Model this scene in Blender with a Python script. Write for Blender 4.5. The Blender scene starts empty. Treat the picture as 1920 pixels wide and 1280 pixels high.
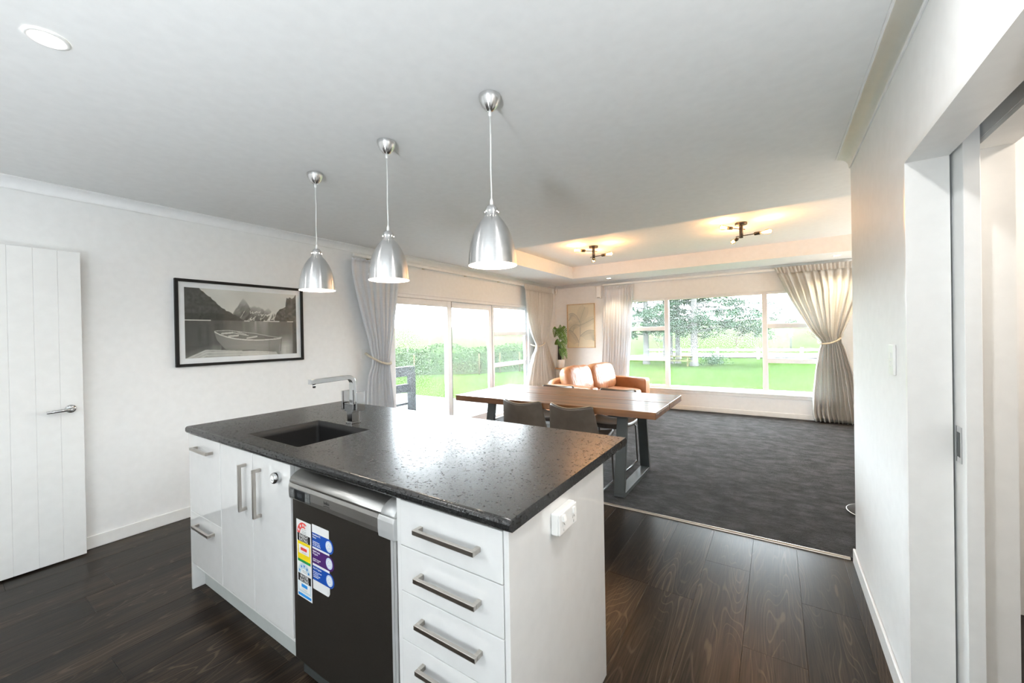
import bpy, bmesh, math, random
from mathutils import Vector, Matrix
import numpy as np

SC = bpy.context.scene
COL = SC.collection
PI = math.pi
rnd = random.Random(7)

# ------------------------------------------------------------------ camera
YAW, PITCH, ROLL = 0.5839, -0.0047, -0.018
cam_data = bpy.data.cameras.new('camera')
cam = bpy.data.objects.new('camera', cam_data)
COL.objects.link(cam)
_c, _s = math.cos(YAW), math.sin(YAW)
FW = Vector((-_s * math.cos(PITCH), _c * math.cos(PITCH), math.sin(PITCH)))
_r0 = Vector((_c, _s, 0))
_u0 = _r0.cross(FW)
RT = _r0 * math.cos(ROLL) + _u0 * math.sin(ROLL)
UP = -_r0 * math.sin(ROLL) + _u0 * math.cos(ROLL)
M = Matrix((RT, UP, -FW)).transposed().to_4x4()
M.translation = Vector((0.0016, 0.0175, 1.3831))
cam.matrix_world = M
cam_data.sensor_width = 36.0
cam_data.lens = 747.37 / 1920 * 36.0
cam_data.shift_y = -8.73 / 1920
cam_data.clip_start = 0.02
cam_data.clip_end = 2000
SC.camera = cam

# ------------------------------------------------------------------ world, exposure
SKY = 20.0
world = bpy.data.worlds.new('overcast_sky')
SC.world = world
world.use_nodes = True
wn = world.node_tree
bg = wn.nodes['Background']
bg.inputs[0].default_value = (0.85, 0.935, 1.0, 1)
bg.inputs[1].default_value = SKY
SC.view_settings.view_transform = 'Standard'
SC.view_settings.look = 'None'
SC.view_settings.exposure = 0.70
SC.view_settings.gamma = 1.0
SC.view_settings.use_curve_mapping = False
SC.cycles.max_bounces = 10
SC.cycles.diffuse_bounces = 6
SC.cycles.glossy_bounces = 4
SC.cycles.transparent_max_bounces = 12
SC.cycles.caustics_reflective = False
SC.cycles.caustics_refractive = False
SC.cycles.sample_clamp_indirect = 6.0

P_DOWN = 4.3      # kitchen downlights
P_SOFFIT = 12.0     # lounge soffit downlights
P_PEND = 3.5       # pendants
P_BULB = 6.6       # filament bulbs
P_HALL = 20.0
P_UP = 94.0        # unseen uplighters added behind the camera to fill the ceiling
P_UP2 = 4.5        # lounge uplighters: the wall end lamp and unseen ones added for fill

# ------------------------------------------------------------------ dimensions
XL, XR, XR2 = -3.855, 0.381, 0.626
YB, YE, YF = -1.9, 3.07, 7.517
ZC, ZT = 2.39, 2.60
XLR = 2.4
TX0, TX1, TY0, TY1 = -3.08, 1.6, 3.95, 6.72

# ------------------------------------------------------------------ materials
MATS = {}


def nodes_of(m):
    m.use_nodes = True
    nt = m.node_tree
    return nt, nt.nodes['Principled BSDF']


def ramp(nt, stops):
    r = nt.nodes.new('ShaderNodeValToRGB')
    e = r.color_ramp.elements
    while len(e) > 1:
        e.remove(e[-1])
    e[0].position = stops[0][0]
    e[0].color = (*stops[0][1], 1)
    for p, c in stops[1:]:
        k = e.new(p)
        k.color = (*c, 1)
    return r


def mat(name, col, rough=0.5, metal=0.0, noise=0.0, nscale=20.0, bump=0.0, bscale=200.0, coat=0.0, emit=None, estr=0.0, stretch=None, spec=None, sheen=0.0):
    if name in MATS:
        return MATS[name]
    m = bpy.data.materials.new(name)
    nt, p = nodes_of(m)
    p.inputs['Base Color'].default_value = (*col, 1)
    p.inputs['Roughness'].default_value = rough
    p.inputs['Metallic'].default_value = metal
    if spec is not None:
        p.inputs['Specular IOR Level'].default_value = spec
    if coat:
        p.inputs['Coat Weight'].default_value = coat
        p.inputs['Coat Roughness'].default_value = 0.06
    if sheen:
        p.inputs['Sheen Weight'].default_value = sheen
        p.inputs['Sheen Roughness'].default_value = 0.5
    if emit:
        p.inputs['Emission Color'].default_value = (*emit, 1)
        p.inputs['Emission Strength'].default_value = estr
    tc = nt.nodes.new('ShaderNodeTexCoord')
    mp = nt.nodes.new('ShaderNodeMapping')
    nt.links.new(tc.outputs['Object'], mp.inputs[0])
    if stretch:
        mp.inputs['Scale'].default_value = stretch
    # every material carries some procedural variation
    n = nt.nodes.new('ShaderNodeTexNoise')
    n.inputs['Scale'].default_value = nscale
    n.inputs['Detail'].default_value = 4
    nt.links.new(mp.outputs[0], n.inputs['Vector'])
    k = max(noise, 0.02)
    r = ramp(nt, [(0.3, tuple(c * (1 - k) for c in col)), (0.7, tuple(min(1, c * (1 + k)) for c in col))])
    nt.links.new(n.outputs['Fac'], r.inputs[0])
    nt.links.new(r.outputs[0], p.inputs['Base Color'])
    if bump:
        n2 = nt.nodes.new('ShaderNodeTexNoise')
        n2.inputs['Scale'].default_value = bscale
        n2.inputs['Detail'].default_value = 3
        nt.links.new(mp.outputs[0], n2.inputs['Vector'])
        b = nt.nodes.new('ShaderNodeBump')
        b.inputs['Strength'].default_value = bump
        b.inputs['Distance'].default_value = 0.004
        nt.links.new(n2.outputs['Fac'], b.inputs['Height'])
        nt.links.new(b.outputs[0], p.inputs['Normal'])
    MATS[name] = m
    return m


WALL = mat('wall_paint', (0.84, 0.855, 0.86), 0.55, bump=0.04, bscale=300)
CEIL = mat('ceiling_paint', (0.84, 0.855, 0.86), 0.75, bump=0.03, bscale=300)
TRIM = mat('white_gloss_trim', (0.83, 0.84, 0.83), 0.3)
DOORW = mat('white_door_paint', (0.82, 0.84, 0.84), 0.35)
CAB = mat('white_gloss_laminate', (0.82, 0.83, 0.825), 0.06, coat=1.0)
CARC = mat('white_melamine', (0.80, 0.81, 0.80), 0.4)
KICK = mat('grey_kick_laminate', (0.50, 0.53, 0.52), 0.4)
ALU = mat('powder_coated_aluminium', (0.84, 0.85, 0.87), 0.3)
RUBBER = mat('dark_rubber_seal', (0.03, 0.035, 0.04), 0.6)
STEEL = mat('brushed_nickel', (0.50, 0.47, 0.43), 0.3, 1.0, noise=0.06, nscale=60, stretch=(1, 20, 20))
CHROME = mat('chrome', (0.56, 0.57, 0.58), 0.05, 1.0)
BRUSHED = mat('brushed_aluminium', (0.72, 0.72, 0.72), 0.24, 1.0, noise=0.05, nscale=30, stretch=(1, 1, 40))
def spun(m):
    nt = m.node_tree
    p = nt.nodes['Principled BSDF']
    tg = nt.nodes.new('ShaderNodeTangent')
    tg.direction_type = 'RADIAL'
    tg.axis = 'Z'
    nt.links.new(tg.outputs[0], p.inputs['Tangent'])
    p.inputs['Anisotropic'].default_value = 0.85
    p.inputs['Anisotropic Rotation'].default_value = 0.25


spun(BRUSHED)
WHITEPL = mat('white_plastic', (0.84, 0.85, 0.84), 0.3)
SHADEIN = mat('white_enamel', (0.9, 0.88, 0.84), 0.4)
BLACKM = mat('black_metal', (0.012, 0.011, 0.010), 0.4)
GREYM = mat('dark_grey_powder_coat', (0.045, 0.052, 0.052), 0.42, bump=0.03, bscale=500)
DWDOOR = mat('dark_stainless', (0.085, 0.076, 0.066), 0.36, 0.85, noise=0.08, nscale=50, stretch=(1, 1, 30))
DWPANEL = mat('silver_stainless', (0.46, 0.45, 0.43), 0.32, 0.9, noise=0.05, nscale=50, stretch=(1, 30, 30))
DWSIL = mat('silver_plastic', (0.55, 0.56, 0.56), 0.3, 0.3)
LCD = mat('display_glass', (0.012, 0.014, 0.016), 0.12)
BUTTON = mat('grey_button', (0.07, 0.074, 0.075), 0.35)
SINKM = mat('black_composite', (0.012, 0.012, 0.0125), 0.45, noise=0.3, nscale=300, spec=0.35)
TAN = None
LEATHER = mat('grey_brown_leather', (0.105, 0.083, 0.066), 0.42, noise=0.15, nscale=12, bump=0.15, bscale=260)
PIPING = mat('tan_stitching', (0.42, 0.33, 0.22), 0.6)
ROPE = mat('cream_rope', (0.62, 0.56, 0.45), 0.8, noise=0.2, nscale=90)
FRAMEB = mat('black_frame', (0.008, 0.008, 0.008), 0.5, spec=0.25)
MATTE_B = mat('white_mat_board', (0.88, 0.88, 0.92), 0.6)
FRAMEO = mat('pale_oak', (0.62, 0.45, 0.27), 0.5, noise=0.12, nscale=40)
POTW = mat('white_ceramic', (0.74, 0.71, 0.67), 0.35)
MOSS = mat('dark_moss_pole', (0.035, 0.034, 0.030), 0.9, noise=0.5, nscale=80, bump=0.5, bscale=120)
LEAF = mat('leaf_green', (0.085, 0.17, 0.025), 0.35, noise=0.35, nscale=9)
STEMG = mat('stem_green', (0.10, 0.15, 0.04), 0.5)
WOODL = mat('oak_wood', (0.48, 0.25, 0.10), 0.45, noise=0.2, nscale=20, stretch=(6, 1, 1))
WHITEM = mat('white_wire', (0.8, 0.8, 0.78), 0.4)
ALUSTRIP = mat('aluminium_strip', (0.55, 0.50, 0.43), 0.35, 0.8)
CORD = mat('clear_cord', (0.70, 0.71, 0.70), 0.35)
WHT = mat('sticker_white', (0.82, 0.83, 0.83), 0.4)
RED = mat('sticker_red', (0.75, 0.06, 0.05), 0.4)
BLK = mat('sticker_black', (0.012, 0.012, 0.012), 0.4)
YEL = mat('sticker_yellow', (0.85, 0.66, 0.01), 0.4)
GRN = mat('sticker_green', (0.01, 0.27, 0.07), 0.4)
SKYB = mat('sticker_sky_blue', (0.02, 0.27, 0.72), 0.4)
PALEB = mat('sticker_pale_blue', (0.58, 0.70, 0.76), 0.4)
BLU = mat('sticker_blue', (0.008, 0.07, 0.38), 0.35)
PUR = mat('sticker_purple', (0.07, 0.018, 0.15), 0.35)
DISC = mat('sticker_disc', (0.55, 0.66, 0.85), 0.4)
GREYT = mat('print_grey', (0.20, 0.20, 0.21), 0.5)
HINT = mat('grey_mark', (0.33, 0.34, 0.34), 0.5)
# outdoors
BARK = mat('grey_bark', (0.080, 0.078, 0.074), 0.9, noise=0.3, nscale=6, bump=0.5, bscale=14, spec=0.0)
PINE = mat('pine_needles', (0.027, 0.048, 0.028), 0.6, noise=0.35, nscale=2, spec=0.0)
HEDGE = mat('hedge_leaves', (0.035, 0.060, 0.022), 0.6, noise=0.4, nscale=3, spec=0.0)
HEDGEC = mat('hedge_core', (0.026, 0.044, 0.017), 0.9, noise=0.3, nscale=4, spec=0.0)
TWIG = mat('bare_twigs', (0.085, 0.062, 0.052), 0.9, spec=0.0)
RAILW = mat('white_painted_rail', (0.5, 0.5, 0.49), 0.6, spec=0.0)
MOSSY = mat('mossy_timber', (0.060, 0.056, 0.020), 0.8, noise=0.3, nscale=8, spec=0.0)
POSTW = mat('timber_post', (0.055, 0.046, 0.026), 0.8, noise=0.2, nscale=5, spec=0.0)
DECKM = mat('weathered_deck', (0.115, 0.112, 0.108), 0.6, noise=0.12, nscale=9, stretch=(6, 0.6, 1), spec=0.0)
BLACKW = mat('black_stained_timber', (0.006, 0.008, 0.010), 0.45, noise=0.3, nscale=12, spec=0.15)


def lawn_mat():
    m = bpy.data.materials.new('lawn_grass')
    nt, p = nodes_of(m)
    p.inputs['Roughness'].default_value = 0.9
    p.inputs['Specular IOR Level'].default_value = 0.0
    tc = nt.nodes.new('ShaderNodeTexCoord')
    n = nt.nodes.new('ShaderNodeTexNoise')
    n.inputs['Scale'].default_value = 0.5
    n.inputs['Detail'].default_value = 8
    n.inputs['Roughness'].default_value = 0.7
    nt.links.new(tc.outputs['Object'], n.inputs['Vector'])
    r = ramp(nt, [(0.3, (0.0125, 0.0265, 0.0040)), (0.5, (0.0175, 0.0345, 0.0058)), (0.7, (0.0235, 0.041, 0.0100))])
    nt.links.new(n.outputs['Fac'], r.inputs[0])
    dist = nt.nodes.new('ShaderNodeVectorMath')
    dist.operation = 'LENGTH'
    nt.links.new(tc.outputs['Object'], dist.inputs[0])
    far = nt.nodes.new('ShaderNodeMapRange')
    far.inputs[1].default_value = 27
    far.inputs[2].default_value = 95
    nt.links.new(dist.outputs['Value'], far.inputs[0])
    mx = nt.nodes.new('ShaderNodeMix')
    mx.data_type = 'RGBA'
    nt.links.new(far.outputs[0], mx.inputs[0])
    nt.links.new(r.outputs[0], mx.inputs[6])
    mx.inputs[7].default_value = (0.040, 0.051, 0.029, 1)  # far ground paler and greyer: distance haze put into the colour
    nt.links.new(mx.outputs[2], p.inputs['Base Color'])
    return m


def floor_mat():
    m = bpy.data.materials.new('dark_oak_plank')
    nt, p = nodes_of(m)
    L = nt.links.new
    tc = nt.nodes.new('ShaderNodeTexCoord')
    oi = nt.nodes.new('ShaderNodeObjectInfo')
    add = nt.nodes.new('ShaderNodeVectorMath')
    add.operation = 'ADD'
    sc = nt.nodes.new('ShaderNodeVectorMath')
    sc.operation = 'SCALE'
    cmb = nt.nodes.new('ShaderNodeCombineXYZ')
    L(oi.outputs['Random'], cmb.inputs[0])
    L(oi.outputs['Random'], cmb.inputs[1])
    L(oi.outputs['Random'], cmb.inputs[2])
    L(cmb.outputs[0], sc.inputs[0])
    sc.inputs['Scale'].default_value = 37.0
    L(tc.outputs['Object'], add.inputs[0])
    L(sc.outputs[0], add.inputs[1])
    mp = nt.nodes.new('ShaderNodeMapping')
    mp.inputs['Scale'].default_value = (7, 0.9, 1)
    L(add.outputs[0], mp.inputs[0])
    # broad figure
    n1 = nt.nodes.new('ShaderNodeTexNoise')
    n1.inputs['Scale'].default_value = 1.2
    n1.inputs['Detail'].default_value = 5
    L(mp.outputs[0], n1.inputs['Vector'])
    # cathedral grain: contour lines of a stretched noise
    n2 = nt.nodes.new('ShaderNodeTexNoise')
    n2.inputs['Scale'].default_value = 0.6
    n2.inputs['Detail'].default_value = 2.2
    L(mp.outputs[0], n2.inputs['Vector'])
    mul = nt.nodes.new('ShaderNodeMath')
    mul.operation = 'MULTIPLY'
    mul.inputs[1].default_value = 230.0
    L(n2.outputs['Fac'], mul.inputs[0])
    sn = nt.nodes.new('ShaderNodeMath')
    sn.operation = 'SINE'
    L(mul.outputs[0], sn.inputs[0])
    gr = ramp(nt, [(0.0, (0, 0, 0)), (0.90, (0, 0, 0)), (1.0, (1, 1, 1))])
    mr = nt.nodes.new('ShaderNodeMapRange')
    mr.inputs[1].default_value = -1
    mr.inputs[2].default_value = 1
    L(sn.outputs[0], mr.inputs[0])
    L(mr.outputs[0], gr.inputs[0])
    # fine pores
    mp2 = nt.nodes.new('ShaderNodeMapping')
    mp2.inputs['Scale'].default_value = (160, 5, 1)
    L(add.outputs[0], mp2.inputs[0])
    n3 = nt.nodes.new('ShaderNodeTexNoise')
    n3.inputs['Scale'].default_value = 1.0
    n3.inputs['Detail'].default_value = 3
    L(mp2.outputs[0], n3.inputs['Vector'])
    base = ramp(nt, [(0.25, (0.0055, 0.0042, 0.0032)), (0.5, (0.0145, 0.0100, 0.0069)), (0.75, (0.034, 0.0220, 0.0140))])
    L(n1.outputs['Fac'], base.inputs[0])
    pore = ramp(nt, [(0.35, (0.42, 0.42, 0.42)), (0.65, (1.5, 1.47, 1.42))])
    L(n3.outputs['Fac'], pore.inputs[0])
    mx = nt.nodes.new('ShaderNodeMix')
    mx.data_type = 'RGBA'
    mx.blend_type = 'MULTIPLY'
    mx.inputs[0].default_value = 1.0
    L(base.outputs[0], mx.inputs[6])
    L(pore.outputs[0], mx.inputs[7])
    mx2 = nt.nodes.new('ShaderNodeMix')
    mx2.data_type = 'RGBA'
    gm = nt.nodes.new('ShaderNodeMath')
    gm.operation = 'MULTIPLY'
    gm.inputs[1].default_value = 0.62
    mk = ramp(nt, [(0.45, (0.1, 0.1, 0.1)), (0.58, (1, 1, 1))])
    L(n1.outputs['Fac'], mk.inputs[0])
    gk = nt.nodes.new('ShaderNodeMath')
    gk.operation = 'MULTIPLY'
    L(gr.outputs[0], gk.inputs[0])
    L(mk.outputs[0], gk.inputs[1])
    L(gk.outputs[0], gm.inputs[0])
    L(gm.outputs[0], mx2.inputs[0])
    L(mx.outputs[2], mx2.inputs[6])
    mx2.inputs[7].default_value = (0.085, 0.060, 0.041, 1)
    L(mx2.outputs[2], p.inputs['Base Color'])
    p.inputs['Roughness'].default_value = 0.29
    p.inputs['Specular IOR Level'].default_value = 0.15
    b = nt.nodes.new('ShaderNodeBump')
    b.inputs['Strength'].default_value = 0.12
    b.inputs['Distance'].default_value = 0.002
    L(n3.outputs['Fac'], b.inputs['Height'])
    L(b.outputs[0], p.inputs['Normal'])
    return m


def carpet_mat():
    m = bpy.data.materials.new('grey_carpet_pile')
    nt, p = nodes_of(m)
    L = nt.links.new
    tc = nt.nodes.new('ShaderNodeTexCoord')
    mp = nt.nodes.new('ShaderNodeMapping')
    mp.inputs['Scale'].default_value = (1.0, 1.7, 1)
    L(tc.outputs['Object'], mp.inputs[0])
    n1 = nt.nodes.new('ShaderNodeTexNoise')
    n1.inputs['Scale'].default_value = 5
    n1.inputs['Detail'].default_value = 8
    n1.inputs['Roughness'].default_value = 0.80
    L(mp.outputs[0], n1.inputs['Vector'])
    n2 = nt.nodes.new('ShaderNodeTexNoise')
    n2.inputs['Scale'].default_value = 170
    n2.inputs['Detail'].default_value = 2
    L(tc.outputs['Object'], n2.inputs['Vector'])
    r = ramp(nt, [(0.40, (0.0145, 0.0142, 0.0144)), (0.50, (0.036, 0.0345, 0.035)), (0.60, (0.070, 0.0675, 0.0685))])
    L(n1.outputs['Fac'], r.inputs[0])
    r2 = ramp(nt, [(0.3, (0.6, 0.6, 0.6)), (0.7, (1.3, 1.3, 1.3))])
    L(n2.outputs['Fac'], r2.inputs[0])
    mx = nt.nodes.new('ShaderNodeMix')
    mx.data_type = 'RGBA'
    mx.blend_type = 'MULTIPLY'
    mx.inputs[0].default_value = 1
    L(r.outputs[0], mx.inputs[6])
    L(r2.outputs[0], mx.inputs[7])
    L(mx.outputs[2], p.inputs['Base Color'])
    p.inputs['Roughness'].default_value = 1.0
    p.inputs['Specular IOR Level'].default_value = 0.1
    p.inputs['Sheen Weight'].default_value = 0.10
    p.inputs['Sheen Roughness'].default_value = 0.45
    ad = nt.nodes.new('ShaderNodeMath')
    ad.operation = 'ADD'
    L(n1.outputs['Fac'], ad.inputs[0])
    L(n2.outputs['Fac'], ad.inputs[1])
    b = nt.nodes.new('ShaderNodeBump')
    b.inputs['Strength'].default_value = 1.0
    b.inputs['Distance'].default_value = 0.02
    L(ad.outputs[0], b.inputs['Height'])
    L(b.outputs[0], p.inputs['Normal'])
    return m


def stone_mat():
    m = bpy.data.materials.new('leathered_black_stone')
    nt, p = nodes_of(m)
    L = nt.links.new
    tc = nt.nodes.new('ShaderNodeTexCoord')
    n1 = nt.nodes.new('ShaderNodeTexNoise')
    n1.inputs['Scale'].default_value = 105
    n1.inputs['Detail'].default_value = 6
    n1.inputs['Roughness'].default_value = 0.62
    L(tc.outputs['Object'], n1.inputs['Vector'])
    r = ramp(nt, [(0.35, (0.006, 0.0065, 0.007)), (0.7, (0.024, 0.025, 0.025))])
    L(n1.outputs['Fac'], r.inputs[0])
    L(r.outputs[0], p.inputs['Base Color'])
    rr = ramp(nt, [(0.37, (0.65, 0.65, 0.65)), (0.43, (0.26, 0.26, 0.26))])
    L(n1.outputs['Fac'], rr.inputs[0])
    L(rr.outputs[0], p.inputs['Roughness'])
    sp_ = ramp(nt, [(0.37, (0.2, 0.2, 0.2)), (0.43, (0.52, 0.52, 0.52))])
    L(n1.outputs['Fac'], sp_.inputs[0])
    L(sp_.outputs[0], p.inputs['Specular IOR Level'])
    pit = ramp(nt, [(0.38, (0, 0, 0)), (0.50, (1, 1, 1))])
    L(n1.outputs['Fac'], pit.inputs[0])
    b = nt.nodes.new('ShaderNodeBump')
    b.inputs['Strength'].default_value = 0.016
    b.inputs['Distance'].default_value = 0.0008
    L(pit.outputs[0], b.inputs['Height'])
    L(b.outputs[0], p.inputs['Normal'])
    return m


def table_mat():
    m = bpy.data.materials.new('acacia_wood')
    nt, p = nodes_of(m)
    L = nt.links.new
    tc = nt.nodes.new('ShaderNodeTexCoord')
    mp = nt.nodes.new('ShaderNodeMapping')
    mp.inputs['Scale'].default_value = (0.7, 9, 9)
    L(tc.outputs['Object'], mp.inputs[0])
    n1 = nt.nodes.new('ShaderNodeTexNoise')
    n1.inputs['Scale'].default_value = 1.6
    n1.inputs['Detail'].default_value = 6
    n1.inputs['Distortion'].default_value = 0.6
    L(mp.outputs[0], n1.inputs['Vector'])
    r = ramp(nt, [(0.3, (0.060, 0.0225, 0.0075)), (0.5, (0.155, 0.061, 0.021)), (0.72, (0.235, 0.102, 0.038))])
    L(n1.outputs['Fac'], r.inputs[0])
    L(r.outputs[0], p.inputs['Base Color'])
    p.inputs['Roughness'].default_value = 0.34
    p.inputs['Specular IOR Level'].default_value = 0.35
    p.inputs['Coat Weight'].default_value = 0.25
    p.inputs['Coat Roughness'].default_value = 0.12
    b = nt.nodes.new('ShaderNodeBump')
    b.inputs['Strength'].default_value = 0.05
    b.inputs['Distance'].default_value = 0.002
    L(n1.outputs['Fac'], b.inputs['Height'])
    L(b.outputs[0], p.inputs['Normal'])
    return m


def tan_mat():
    m = bpy.data.materials.new('tan_leather')
    nt, p = nodes_of(m)
    L = nt.links.new
    tc = nt.nodes.new('ShaderNodeTexCoord')
    n1 = nt.nodes.new('ShaderNodeTexNoise')
    n1.inputs['Scale'].default_value = 5
    n1.inputs['Detail'].default_value = 5
    L(tc.outputs['Object'], n1.inputs['Vector'])
    r = ramp(nt, [(0.3, (0.27, 0.110, 0.046)), (0.6, (0.36, 0.163, 0.076)), (0.8, (0.43, 0.22, 0.118))])
    L(n1.outputs['Fac'], r.inputs[0])
    L(r.outputs[0], p.inputs['Base Color'])
    p.inputs['Roughness'].default_value = 0.30
    mp = nt.nodes.new('ShaderNodeMapping')
    mp.inputs['Scale'].default_value = (3, 14, 3)
    L(tc.outputs['Object'], mp.inputs[0])
    n2 = nt.nodes.new('ShaderNodeTexNoise')
    n2.inputs['Scale'].default_value = 1.5
    n2.inputs['Detail'].default_value = 4
    n2.inputs['Distortion'].default_value = 1.2
    L(mp.outputs[0], n2.inputs['Vector'])
    b = nt.nodes.new('ShaderNodeBump')
    b.inputs['Strength'].default_value = 0.5
    b.inputs['Distance'].default_value = 0.02
    L(n2.outputs['Fac'], b.inputs['Height'])
    L(b.outputs[0], p.inputs['Normal'])
    return m


def glass_mat(name, dust, speck):
    m = bpy.data.materials.new(name)
    m.use_nodes = True
    nt = m.node_tree
    nt.nodes.clear()
    L = nt.links.new
    out = nt.nodes.new('ShaderNodeOutputMaterial')
    tr = nt.nodes.new('ShaderNodeBsdfTransparent')
    tr.inputs[0].default_value = (0.985, 0.995, 0.99, 1)
    tl = nt.nodes.new('ShaderNodeBsdfTranslucent')
    tl.inputs[0].default_value = (0.9, 0.92, 0.92, 1)
    gl = nt.nodes.new('ShaderNodeBsdfGlossy')
    gl.inputs['Roughness'].default_value = 0.02
    lw = nt.nodes.new('ShaderNodeLayerWeight')
    pw = nt.nodes.new('ShaderNodeMath')
    pw.operation = 'POWER'
    pw.inputs[1].default_value = 5.0
    L(lw.outputs['Facing'], pw.inputs[0])
    fr = nt.nodes.new('ShaderNodeMath')
    fr.operation = 'MULTIPLY_ADD'
    fr.inputs[1].default_value = 0.55
    fr.inputs[2].default_value = 0.03
    L(pw.outputs[0], fr.inputs[0])
    m1 = nt.nodes.new('ShaderNodeMixShader')
    m2 = nt.nodes.new('ShaderNodeMixShader')
    tc = nt.nodes.new('ShaderNodeTexCoord')
    n = nt.nodes.new('ShaderNodeTexNoise')
    n.inputs['Scale'].default_value = 28
    n.inputs['Detail'].default_value = 5
    L(tc.outputs['Object'], n.inputs['Vector'])
    mr = nt.nodes.new('ShaderNodeMapRange')
    mr.inputs[1].default_value = 0.35
    mr.inputs[2].default_value = 0.75
    mr.inputs[3].default_value = dust
    mr.inputs[4].default_value = dust + speck
    L(n.outputs['Fac'], mr.inputs[0])
    L(mr.outputs[0], m1.inputs[0])
    L(tr.outputs[0], m1.inputs[1])
    L(tl.outputs[0], m1.inputs[2])
    L(fr.outputs[0], m2.inputs[0])
    L(m1.outputs[0], m2.inputs[1])
    L(gl.outputs[0], m2.inputs[2])
    L(m2.outputs[0], out.inputs[0])
    return m


def curtain_mat(name, col, slub, trans=0.25):
    m = bpy.data.materials.new(name)
    nt, p = nodes_of(m)
    L = nt.links.new
    p.inputs['Roughness'].default_value = 0.5 if slub else 0.75
    p.inputs['Sheen Weight'].default_value = 0.2
    tc = nt.nodes.new('ShaderNodeTexCoord')
    mp = nt.nodes.new('ShaderNodeMapping')
    mp.inputs['Scale'].default_value = (4, 4, 130)
    L(tc.outputs['Object'], mp.inputs[0])
    n = nt.nodes.new('ShaderNodeTexNoise')
    n.inputs['Scale'].default_value = 1.6
    n.inputs['Detail'].default_value = 4
    L(mp.outputs[0], n.inputs['Vector'])
    k = 0.045 if slub else 0.02
    r = ramp(nt, [(0.3, tuple(c * (1 - k) for c in col)), (0.7, tuple(min(1, c * (1 + k)) for c in col))])
    L(n.outputs['Fac'], r.inputs[0])
    L(r.outputs[0], p.inputs['Base Color'])
    b = nt.nodes.new('ShaderNodeBump')
    b.inputs['Strength'].default_value = 0.3 if slub else 0.08
    b.inputs['Distance'].default_value = 0.006
    L(n.outputs['Fac'], b.inputs['Height'])
    L(b.outputs[0], p.inputs['Normal'])
    tl = nt.nodes.new('ShaderNodeBsdfTranslucent')
    L(r.outputs[0], tl.inputs[0])
    mx = nt.nodes.new('ShaderNodeMixShader')
    mx.inputs[0].default_value = trans
    L(p.outputs[0], mx.inputs[1])
    L(tl.outputs[0], mx.inputs[2])
    L(mx.outputs[0], nt.nodes['Material Output'].inputs[0])
    return m


def print_mat(name, rough=0.12):
    m = bpy.data.materials.new(name)
    nt, p = nodes_of(m)
    a = nt.nodes.new('ShaderNodeVertexColor')
    a.layer_name = 'ink'
    nt.links.new(a.outputs['Color'], p.inputs['Base Color'])
    p.inputs['Roughness'].default_value = rough
    return m


def glow_mat(name, col, strength):
    m = bpy.data.materials.new(name)
    nt, p = nodes_of(m)
    p.inputs['Base Color'].default_value = (0.9, 0.9, 0.9, 1)
    p.inputs['Emission Color'].default_value = (*col, 1)
    p.inputs['Emission Strength'].default_value = strength
    return m


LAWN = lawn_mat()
PLANK = floor_mat()
CARPET = carpet_mat()
STONE = stone_mat()
TABLEW = table_mat()
TAN = tan_mat()
GLASS_DUSTY = glass_mat('dusty_glass', 0.0085, 0.016)
GLASS = glass_mat('window_glass', 0.0105, 0.004)
CURT_PALE = curtain_mat('pale_grey_curtain', (0.86, 0.88, 0.91), False, 0.30)
CURT_SLUB = curtain_mat('slubbed_silver_curtain', (0.72, 0.715, 0.69), True, 0.32)
PRINT = print_mat('printed_photo')
PRINT2 = print_mat('printed_art', 0.5)
LAMP_W = glow_mat('warm_white_diffuser', (1.0, 0.91, 0.80), 18.0)
BULB_W = glow_mat('warm_bulb', (1.0, 0.82, 0.58), 14.0)
FILAM = glow_mat('filament_bulb_glow', (1.0, 0.62, 0.28), 40.0)


def amber_glass():
    m = bpy.data.materials.new('amber_bulb_glass')
    m.use_nodes = True
    nt = m.node_tree
    nt.nodes.clear()
    out = nt.nodes.new('ShaderNodeOutputMaterial')
    tr = nt.nodes.new('ShaderNodeBsdfTransparent')
    tr.inputs[0].default_value = (1.0, 0.80, 0.52, 1)
    gl = nt.nodes.new('ShaderNodeBsdfGlossy')
    gl.inputs['Roughness'].default_value = 0.05
    mx = nt.nodes.new('ShaderNodeMixShader')
    mx.inputs[0].default_value = 0.12
    nt.links.new(tr.outputs[0], mx.inputs[1])
    nt.links.new(gl.outputs[0], mx.inputs[2])
    nt.links.new(mx.outputs[0], out.inputs[0])
    return m


AMBER = amber_glass()


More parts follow.
